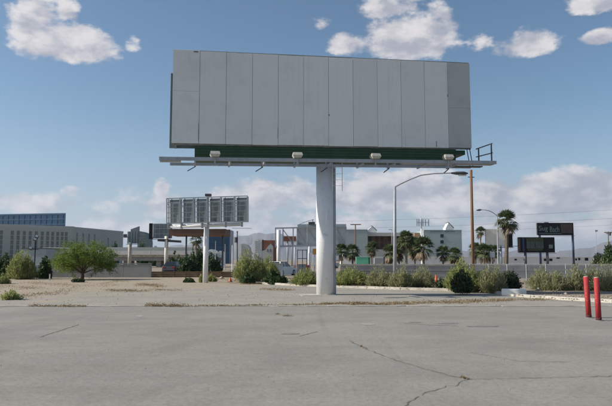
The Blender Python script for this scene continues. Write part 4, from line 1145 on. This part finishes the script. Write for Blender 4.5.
# ------------------------------------------------------------------ cone
def cone(label, px, py0, py1):
    b0 = G(px,py1,.078); H = (U(px,py0,b0.y).z - .078)
    t = thing('traffic_cone', label, 'traffic cone', b0)
    MB().path([(0,0,.03),(0,0,H*.55),(0,0,H)],[.135,.085,.035],14).build('cone_body', M['orange'], t, smooth=False)
    MB().bbox(-.18,.18,-.18,.18,-.0,.032,.01).build('base', M['black'], t)
    MB().path([(0,0,H),(0,0,H+.012)],[.033,.025],14).build('rim', M['black'], t)
cone('orange traffic cone beside the dark round shrub', 436.4,274.6,285.6)
cone('orange traffic cone at the left foot of the tall shrub', 230.2,277.6,282.0)
# concrete block on kerb
b0 = G(514,296.0); t = thing('concrete_block', 'white concrete block standing on the kerb between shrubs', 'block', b0, R(-16)); 
MB().bbox(-.52,.52,-.15,.15,.0,.32,.03).build('block', M['white'], t); MB().bbox(-.56,.56,-.19,.19,-.02,-.002+.02,.005).build('base', M['concrete'], t)

# ------------------------------------------------------------------ plants
def leaf_quads(P, size, elong, N=None):
    """leaf rhombs at points P (n,3); N preferred long axis (n,3)"""
    n = len(P)
    ax = rng.normal(size=(n,3)) if N is None else N + rng.normal(size=(n,3))*.55
    ax /= np.linalg.norm(ax,axis=1)[:,None]+1e-9
    b = rng.normal(size=(n,3)); b -= (b*ax).sum(1)[:,None]*ax; b /= np.linalg.norm(b,axis=1)[:,None]+1e-9
    s = size*rng.uniform(.6,1.35,size=(n,1))
    a_ = ax*s*elong/2; b_ = b*s/2
    V = np.stack([P-a_, P+b_, P+a_, P-b_],1).reshape(-1,3)
    return V, np.arange(4*n).reshape(-1,4)
def make_shrub(w, h, n_stem, n_leaf, leaf, leaf_m, upright=1.0, elong=2.6):
    """feathery desert shrub; returns (foliage mesh, stem mesh), base at origin, width w, height h"""
    mb = MB(); P, N = [], []
    lob = [(rng.uniform(0,6.28), rng.uniform(.75,1.1), rng.uniform(.6,1.1)) for _ in range(6)]
    for i in range(n_stem):
        a = rng.uniform(0,6.28); rr = math.sqrt(rng.uniform(0,1))
        near = min(lob, key=lambda l: abs((l[0]-a+3.14) % 6.28 - 3.14))
        hh = h*((1-.70*rr**1.8) if upright > .45 else (math.sqrt(max(0,1-.93*rr*rr))*rng.uniform(.45,1)))*near[2]*rng.uniform(.55,1.12)
        tip = np.array([math.cos(a)*w/2*rr*near[1], math.sin(a)*w/2*rr*near[1]*.9, hh])
        b0 = np.array([math.cos(a),math.sin(a),0])*rng.uniform(0,.20)*w
        midp = b0*.5 + tip*.5 + np.array([math.cos(a),math.sin(a),0])*w*.05 - np.array([0,0,.04*h])
        if i % 2 == 0: mb.path([b0, midp, tip*1.03], [.012,.008,.003], 3, False)
        k = max(4,int(n_leaf/n_stem)); u = rng.uniform(.18,1.0,size=k)**.8
        c = ((1-u)**2)[:,None]*b0 + (2*u*(1-u))[:,None]*midp + (u**2)[:,None]*tip
        sp = .035+.10*np.minimum(w,1.6)*(u*(1.15-u))[:,None]
        c = c + rng.normal(size=(k,3))*sp
        d = (tip-midp); d /= np.linalg.norm(d)
        P.append(c); N.append(np.repeat(d[None],k,0)*upright)
    P = np.concatenate(P); N = np.concatenate(N); P[:,2] = np.maximum(P[:,2], .02)
    V, Fc = leaf_quads(P, leaf, elong, N)
    return np_mesh('foliage', V, Fc, leaf_m), mb.mesh('stems', M['stem'])
def shrub(label, px0, px1, py_top, py_base, kind, Y=None, dens=1.0, name='shrub', z=0.07, group='shrubs along the lot'):
    xm = (px0+px1)/2
    if Y is None: Y = G(xm, py_base, z).y
    b0 = U(xm, py_base, Y); b0.z = z
    w_ = U(px1,py_base,Y).x - U(px0,py_base,Y).x; h_ = U(xm,py_top,Y).z - z
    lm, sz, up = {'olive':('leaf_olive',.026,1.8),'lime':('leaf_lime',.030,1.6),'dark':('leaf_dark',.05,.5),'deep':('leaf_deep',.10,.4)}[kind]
    nl = int(min(14000, max(900, 3500*w_*h_*dens/ (1 if kind != 'deep' else 2.0))))
    t = thing(name, label, 'shrub', b0, 0, group)
    fm, sm = make_shrub(w_*1.30, h_*1.16, max(26,int(nl/48)), nl, sz*(1+Y/160), M[lm], up, 4.5 if kind in ('olive','lime') else 1.8)
    link(bpy.data.objects.new('foliage', fm), t); link(bpy.data.objects.new('stems', sm), t)
    return t
shrub('low yellow green shrub right of the main pole',334,366,268.6,285.2,'lime')
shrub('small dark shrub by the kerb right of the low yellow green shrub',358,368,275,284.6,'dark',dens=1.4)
shrub('olive shrub below the grey sign cabinet',366,392,268,286.2,'olive')
shrub('dense olive shrub at the foot of the street lamp',390,412,266.6,287.4,'olive',dens=1.3)
shrub('olive shrub left of the orange cone',409,436,267.6,287,'olive',dens=1.2)
shrub('dark low shrub right of the orange cone',437,447,277,288,'dark',dens=1.6)
shrub('big bright green shrub behind the dark round one',446,484,262,290.5,'lime',dens=1.1)
shrub('dark round shrub at the kerb in shade',452,472,272,293.0,'dark',dens=1.35)  # dark leaf colour stands in for the big billboard's shadow
shrub('olive shrub with brownish base left of the tall palm',479,506,264,291.5,'olive',dens=1.1)
shrub('dark sparse shrub at the foot of the tall palm',500,521,265,291,'dark',dens=.9)
shrub('large round olive shrub right of the white concrete block',530,566,265.4,290.0,'olive',dens=1.0)
shrub('olive shrub just left of the red bollards',563,590,266,290.4,'olive',dens=.9)
shrub('olive shrub behind the red bollards at the frame edge',586,622,263,290.6,'olive',dens=.9)
shrub('tall bright shrub between lattice billboard and main pole',234,268,253,281.2,'lime',dens=1.2)
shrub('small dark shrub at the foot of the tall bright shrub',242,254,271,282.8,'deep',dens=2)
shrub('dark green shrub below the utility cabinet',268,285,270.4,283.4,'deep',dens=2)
shrub('bright low shrub left of the main pole',292,318,270.4,284.6,'lime',dens=1.2)
shrub('green shrub behind the tall bright one, by the utility cabinet',262,278,258,280.5,'lime',Y=50)
shrub('small weedy plant left of the slim column base',199.6,203.6,275,282.6,'lime',z=0)
shrub('small weedy plant right of the slim column base',206.4,216,274.6,281.6,'lime',z=0)
shrub('tiny green weed clump on the left sandy ground',4,18,292.2,299.6,'lime',dens=1.2,z=0)
shrub('low dark weed under the green tree',73,84,278.6,282.2,'dark',dens=2,z=0)
shrub('low dark weed on the sand before the timber wall',184,193,278.6,282.4,'deep',dens=3,z=0)
shrub('tall dark green shrub at the far left edge',-10,16,253,281.5,'deep',Y=52,dens=2.2,z=0)
shrub('mid green shrub left of the floodlight pole',10,34,254,281.5,'lime',Y=50,dens=1.2,z=0)
shrub('dark green shrub right of the pale pillar',39.5,50.5,258.5,280.4,'deep',Y=52,dens=2.2,z=0)
shrub('low yellowish shrub at the left edge of the sand',-6,8,273,283.8,'lime',dens=1.0,z=0)
# dark trees behind the timber wall
for (x0,x1,y0,Y_,lab) in ((180,194,250,74,'dark tree behind the timber wall, left of the slim column'),(190,204,247,82,'taller dark tree just left of the slim column'),(204,219,254,72,'dark shrub behind the timber wall, right of the slim column'),(168,184,255,80,'dark hedge behind the small billboard column')):
    shrub(lab, x0, x1, y0, 272, 'deep', Y=Y_, dens=1.6, name='hedge_tree', z=0, group='dark trees behind the timber wall')
for (x0,x1,y0,Y_,lab) in ((110,118,241.8,160,'round dark tree above the elevated road, left'),(150,158,242.6,160,'round dark tree above the elevated road by the small billboard'),(593,609,250.6,150,'dark tree clump on the right skyline'),(603,616,239,100,'green tree cut by the right frame edge'),(138,148,243.5,165,'dark hedge above the elevated road beside the domed building')):
    shrub(lab, x0, x1, y0, 262, 'deep', Y=Y_, dens=1.0, name='far_tree', z=0, group='far trees on the skyline')

# the palo verde tree
def broad_tree():
    Y = G(82,279.6).y; b0 = G(82,279.6)
    t = thing('tree', 'wide spreading green tree with a short dark trunk before the block wall', 'tree', b0)
    s = U(1,260,Y).x-U(0,260,Y).x                     # metres per photo pixel
    mb = MB(); tips = []
    limbs = [(-14,20,1),(-6,27,-1),(5,29,1),(15,23,-1),(-22,14,1),(24,14,0),(10,20,1.5),(-10,16,-1.5),(0,25,0)]
    mb.path([(0,0,-.05),(.05,0,.3),(.0,.02,.55)],[.16,.13,.12],8)
    for (dx,dz,dy) in limbs:
        e = Vector((dx*s, dy*.9, dz*s)); m_ = Vector((dx*s*.35, dy*.3, dz*s*.58+.1))
        mb.path([(0,.02,.5),m_,e],[.075,.05,.02],6); 
        for k_ in range(16):
            u = random.uniform(.4,1.0); base = m_.lerp(e,u) if u > .2 else m_
            tip = base + Vector((random.gauss(0,.55),random.gauss(0,.6),random.gauss(.10,.38)))
            mb.path([base,tip],[.014,.005],3,False); tips.append((base,tip))
    mb.build('trunk', M['trunk'], t)
    P, N = [], []
    def clump(c, d, n, sp):
        P.append(np.array(c)+rng.normal(size=(n,3))*sp); N.append(np.repeat(np.array([d]),n,0))
    for b_, tp in tips:
        d = (tp-b_).normalized()
        for u in (.35,.6,.85,1.05): clump(b_.lerp(tp,u), d, 26, .13)
    # outer shell of clumps, uneven
    for i in range(230):
        a = rng.uniform(0,6.28); el_ = rng.uniform(-.25,1.0); q = math.cos(math.asin(max(-1,min(1,el_)))); rr = rng.uniform(.72,1.0)
        x_ = math.cos(a)*q*33*s*rr; y_ = math.sin(a)*q*2.1*rr
        z_ = 14.5*s + (el_*25*s if el_ > 0 else el_*12*s)*rr
        x_ += 1.5*s
        z_ += .12*math.sin(x_*3.1)+.10*math.sin(x_*5.3+1)
        clump((x_,y_,z_), (math.cos(a),math.sin(a),.2-.3*(el_ < .1)), int(rng.integers(22,64)), rng.uniform(.10,.2))
    V, Fc = leaf_quads(np.concatenate(P), .05, 2.4, np.concatenate(N))
    link(bpy.data.objects.new('crown', np_mesh('crown', V, Fc, M['leaf_tree'])), t)
broad_tree()

# palms
def frond_mesh(seed, nf, r, blades, droop):
    rg = np.random.default_rng(seed); V, Fc = [], []; DV, DF = [], []
    def add(Vl, Fl, q):
        n = len(Vl); Vl += [tuple(p) for p in q]; Fl.append((n,n+1,n+2,n+3))
    for i in range(nf):
        dead = i >= nf*.88
        a = rg.uniform(0,6.28); el_ = rg.uniform(-.55,1.45) if not dead else rg.uniform(-1.35,-.5)
        d = np.array([math.cos(a)*math.cos(el_), math.sin(a)*math.cos(el_), math.sin(el_)])
        side = np.cross(d,[0,0,1.0]); side /= np.linalg.norm(side)+1e-9; up_ = np.cross(side,d)
        L1 = r*rg.uniform(.36,.5); hub = d*L1
        tgtV, tgtF = (DV,DF) if dead else (V,Fc)
        wv = side*.012*r
        add(tgtV,tgtF,[-wv,wv,hub+wv,hub-wv])
        for k_ in range(blades):
            th = (k_/(blades-1)-.5)*(2.6 if not dead else 1.2)
            bd = d*math.cos(th)+side*math.sin(th)+up_*rg.normal(0,.06)
            Lb = r*(.62-.12*abs(th))*rg.uniform(.85,1.1)
            m_ = hub+bd*Lb*.55; e = hub+bd*Lb+np.array([0,0,-droop*Lb*rg.uniform(.4,1.2)])
            wd = np.cross(bd,up_); wd = wd/(np.linalg.norm(wd)+1e-9)*r*.040
            add(tgtV,tgtF,[hub-wd*.4,hub+wd*.4,m_+wd,m_-wd]); add(tgtV,tgtF,[m_-wd,m_+wd,e+wd*.15,e-wd*.15])
    return np_mesh('fronds', np.array(V), np.array(Fc), M['frond']), np_mesh('dead_fronds', np.array(DV), np.array(DF), M['frond_dead'])
variants = [frond_mesh(40+i, 60, 1.0, 11, .35) for i in range(4)]
trunk_cache = {}
def palm(label, px, py_crown, crown_px, Y, tr_px=1.6, pale=False, v=0, lean=0.0):
    b0 = U(px+lean,260,Y); b0.z = 0
    c = U(px,py_crown,Y)-b0; r = 1.22*(U(px+crown_px,260,Y).x-U(px,260,Y).x)
    t = thing('palm_tree', label, 'palm tree', b0, 0, 'fan palms')
    rt = tr_px/2*(U(1,260,Y).x-U(0,260,Y).x)
    mb = MB(); pts, rad = [], []
    n = 14
    for i in range(n+1):
        u = i/n; pts.append(Vector((c.x*u,0,c.z*u-.03))); rad.append(rt*(1.18-.25*u)*(1+.07*(i % 2)))
    mb.path(pts, rad, 9); mb.build('trunk', M['palmtrunk_pale' if pale else 'palmtrunk'], t)
    for nm, me in zip(('fronds','dead_fronds'), variants[v % 4]):
        ob = bpy.data.objects.new(nm, me); link(ob, t); ob.location = c; ob.scale = (r,r,r); ob.rotation_euler = (0,0,random.uniform(0,6))
palm('tall lone fan palm at the right, bare trunk above the shrubs',507.2,221.5,11.5,70,3.2,v=0,lean=-1.4)
palm('far slender palm left of the cream billboard',480.6,232,5.6,130,1.2,v=1)
palm('short palm right of the main pole, left of two',341.5,251,8,76,1.4,v=2)
palm('short palm in front of the dark utility pole',352.5,252,8,80,1.6,v=3)
palm('single palm above the grey sign cabinet',371.6,248.5,7,78,1.4,v=0)
palm('low palm left of the street lamp mast',390.5,253,9.0,74,1.4,v=1)
palm('palm right behind the street lamp mast',399,249,10.2,78,1.6,v=2)
palm('tallest palm of the central cluster, pale trunk',406.2,240,9.6,74,2.2,True,v=3)
palm('palm second from the right in the central cluster',414.6,247.5,10.2,76,1.7,v=0)
palm('rightmost palm of the central cluster',423.6,246.5,10.8,72,1.8,v=1)
palm('small palm in front of the right teal wing',443,252.5,7.5,74,1.4,v=2)
palm('bushy small palm left of the wooden pole',454.6,255.5,8,70,1.5,v=3)
palm('bushy palm right behind the wooden pole',475.4,250,7.5,72,1.4,v=0)
palm('bushy palm between wooden pole and slim lamp',484,252,9,68,1.5,v=1)
palm('palm behind the square grey sign',492.4,252,8,74,1.5,v=2)
palm('thin palm seen under the brown canopy',196.2,240,6.5,110,1.2,v=3)

# ------------------------------------------------------------------ dry weeds, gravel, litter
def dry_weeds():
    P, N = [], []
    def tuft(p, n, sp, h):
        c = np.array([p.x,p.y,.0])+np.column_stack([rng.normal(0,sp,n),rng.normal(0,sp*.6,n),np.abs(rng.normal(0,h,n))+.01]); P.append(c)
        N.append(np.column_stack([rng.normal(0,.8,n),rng.normal(0,.8,n),np.full(n,.5)]))
    def strip(x0,y0,x1,y1,count,n,sp,h,jit=.6):
        for i in range(count):
            u = random.random(); tuft(G(x0+(x1-x0)*u+random.gauss(0,1.5 if jit > .2 else .15), y0+(y1-y0)*u+random.gauss(0,jit)), n, sp, h)
    strip(30,306.3,84,306.6,26,20,.10,.025,.2); strip(148,306.0,182,306.4,34,26,.14,.04,.3); strip(195,306.3,312,305,60,12,.10,.018,.25)
    strip(312,304.8,345,303.6,36,16,.12,.02,.3); strip(345,304.0,392,304.4,60,22,.14,.03,.5); strip(392,304,440,302.5,50,18,.14,.025,.6); strip(440,302.6,505,300.6,90,18,.16,.03,.7); strip(500,300.6,550,299.4,40,14,.14,.025,.5)
    strip(138,284.8,160,286.4,40,26,.20,.06,.7); strip(108,290.6,146,291.6,50,18,.2,.035,.5); strip(146,290,182,290.2,30,12,.2,.025,.4); strip(20,297,70,291,50,12,.25,.03,1.2); strip(60,288,118,284,50,12,.25,.03,1.2); strip(112,281.2,130,281.4,20,14,.2,.05,.3)
    strip(262,289.4,292,290.6,40,18,.18,.03,.5); strip(240,283.6,268,284.4,40,18,.18,.04,.4); strip(276,314.4,287,316.2,7,7,.06,.010,.25)
    strip(290,283.6,318,285,40,20,.2,.07,.5); strip(340,285.4,440,289.5,70,14,.2,.05,.8); strip(520,293.4,612,299,110,14,.22,.05,1.2); strip(480,291,505,293,30,14,.2,.05,.5)
    
    strip(358,345,364,348,5,2,.012,.002,.12); strip(462,377.5,468,379,6,3,.018,.003,.15)
    strip(20,282.4,70,285,40,16,.3,.05,.8); strip(-5,286,40,289,40,16,.3,.04,1.0); strip(215,279,236,281.4,30,18,.2,.05,.5)
    V, Fc = leaf_quads(np.concatenate(P), .018, 4.5, np.concatenate(N))
    o = bpy.data.objects.new('dry_weeds', np_mesh('dry_weeds', V, Fc, M['dry'])); C.objects.link(o); stuff(o)
    o['label'] = 'dry brown weeds along pavement joints and kerb'; o['category'] = 'weeds'
dry_weeds()
def gravel():
    V, Fc = [], []
    base = np.array([[1,0,0],[-1,0,0],[0,1,0],[0,-1,0],[0,0,1],[0,0,-.4]],float)
    tri = np.array([[0,2,4],[2,1,4],[1,3,4],[3,0,4],[2,0,5],[1,2,5],[3,1,5],[0,3,5]])
    pts = []
    for _ in range(2600):
        y = rng.uniform(21.4,52); x = rng.uniform(-26,min(14, 14)); pts.append((x,y,0.,rng.uniform(.008,.032)))
    for _ in range(700):
        u = rng.uniform(300,615); q = G(u, np.interp(u,[a for a,_ in kerb_px],[b for _,b in kerb_px])-rng.uniform(1,6), .075)
        pts.append((q.x,q.y,.075,rng.uniform(.015,.06)))
    for _ in range(500):
        pts.append((rng.uniform(-14,14), rng.uniform(7,21), -.004, rng.uniform(.004,.012)))
    for (px_, py_, s_) in ((257,281.6,.16),(263,282,.12),(267,282.2,.14),(310,283.6,.22),(297,283.4,.14),(76,281.5,.12),(122,281.6,.12),(566,296,.14),(538,292,.16),(222,279.2,.2),(213,279.6,.15)):
        q = G(px_,py_); pts.append((q.x,q.y,.05,s_))
    for (x,y,z,s) in pts:
        n = len(V)*6; sc = s*rng.uniform(.6,1.3,3)*[1,1,.7]; th = rng.uniform(0,6.28); c_, s_ = math.cos(th), math.sin(th)
        b_ = base*sc+rng.normal(0,.12*s,(6,3)); b_ = np.column_stack([b_[:,0]*c_-b_[:,1]*s_, b_[:,0]*s_+b_[:,1]*c_, b_[:,2]])+[x,y,z+s*.25]
        V.append(b_); Fc.append(tri+n)
    o = bpy.data.objects.new('gravel', np_mesh('gravel', np.concatenate(V), np.concatenate(Fc), M['rock'])); C.objects.link(o); stuff(o)
    o['label'] = 'loose gravel and stones scattered over the lot'; o['category'] = 'gravel'
gravel()

# ------------------------------------------------------------------ haze
hz = MB().box(-23000,23000,-2900,22000,-1.5,520).build('haze', M['white'])
stuff(hz); hz['label'] = 'thin pale desert haze over the far city'; hz['category'] = 'haze'
hm = bpy.data.materials.new('haze_air'); hm.use_nodes = True; nt = hm.node_tree; nt.nodes.clear()
pv = nt.nodes.new('ShaderNodeVolumePrincipled'); pv.inputs['Color'].default_value = (.72,.83,1.0,1); pv.inputs['Density'].default_value = 7e-5; pv.inputs['Anisotropy'].default_value = .2
om = nt.nodes.new('ShaderNodeOutputMaterial'); nt.links.new(pv.outputs[0], om.inputs['Volume'])
hz.data.materials.clear(); hz.data.materials.append(hm)
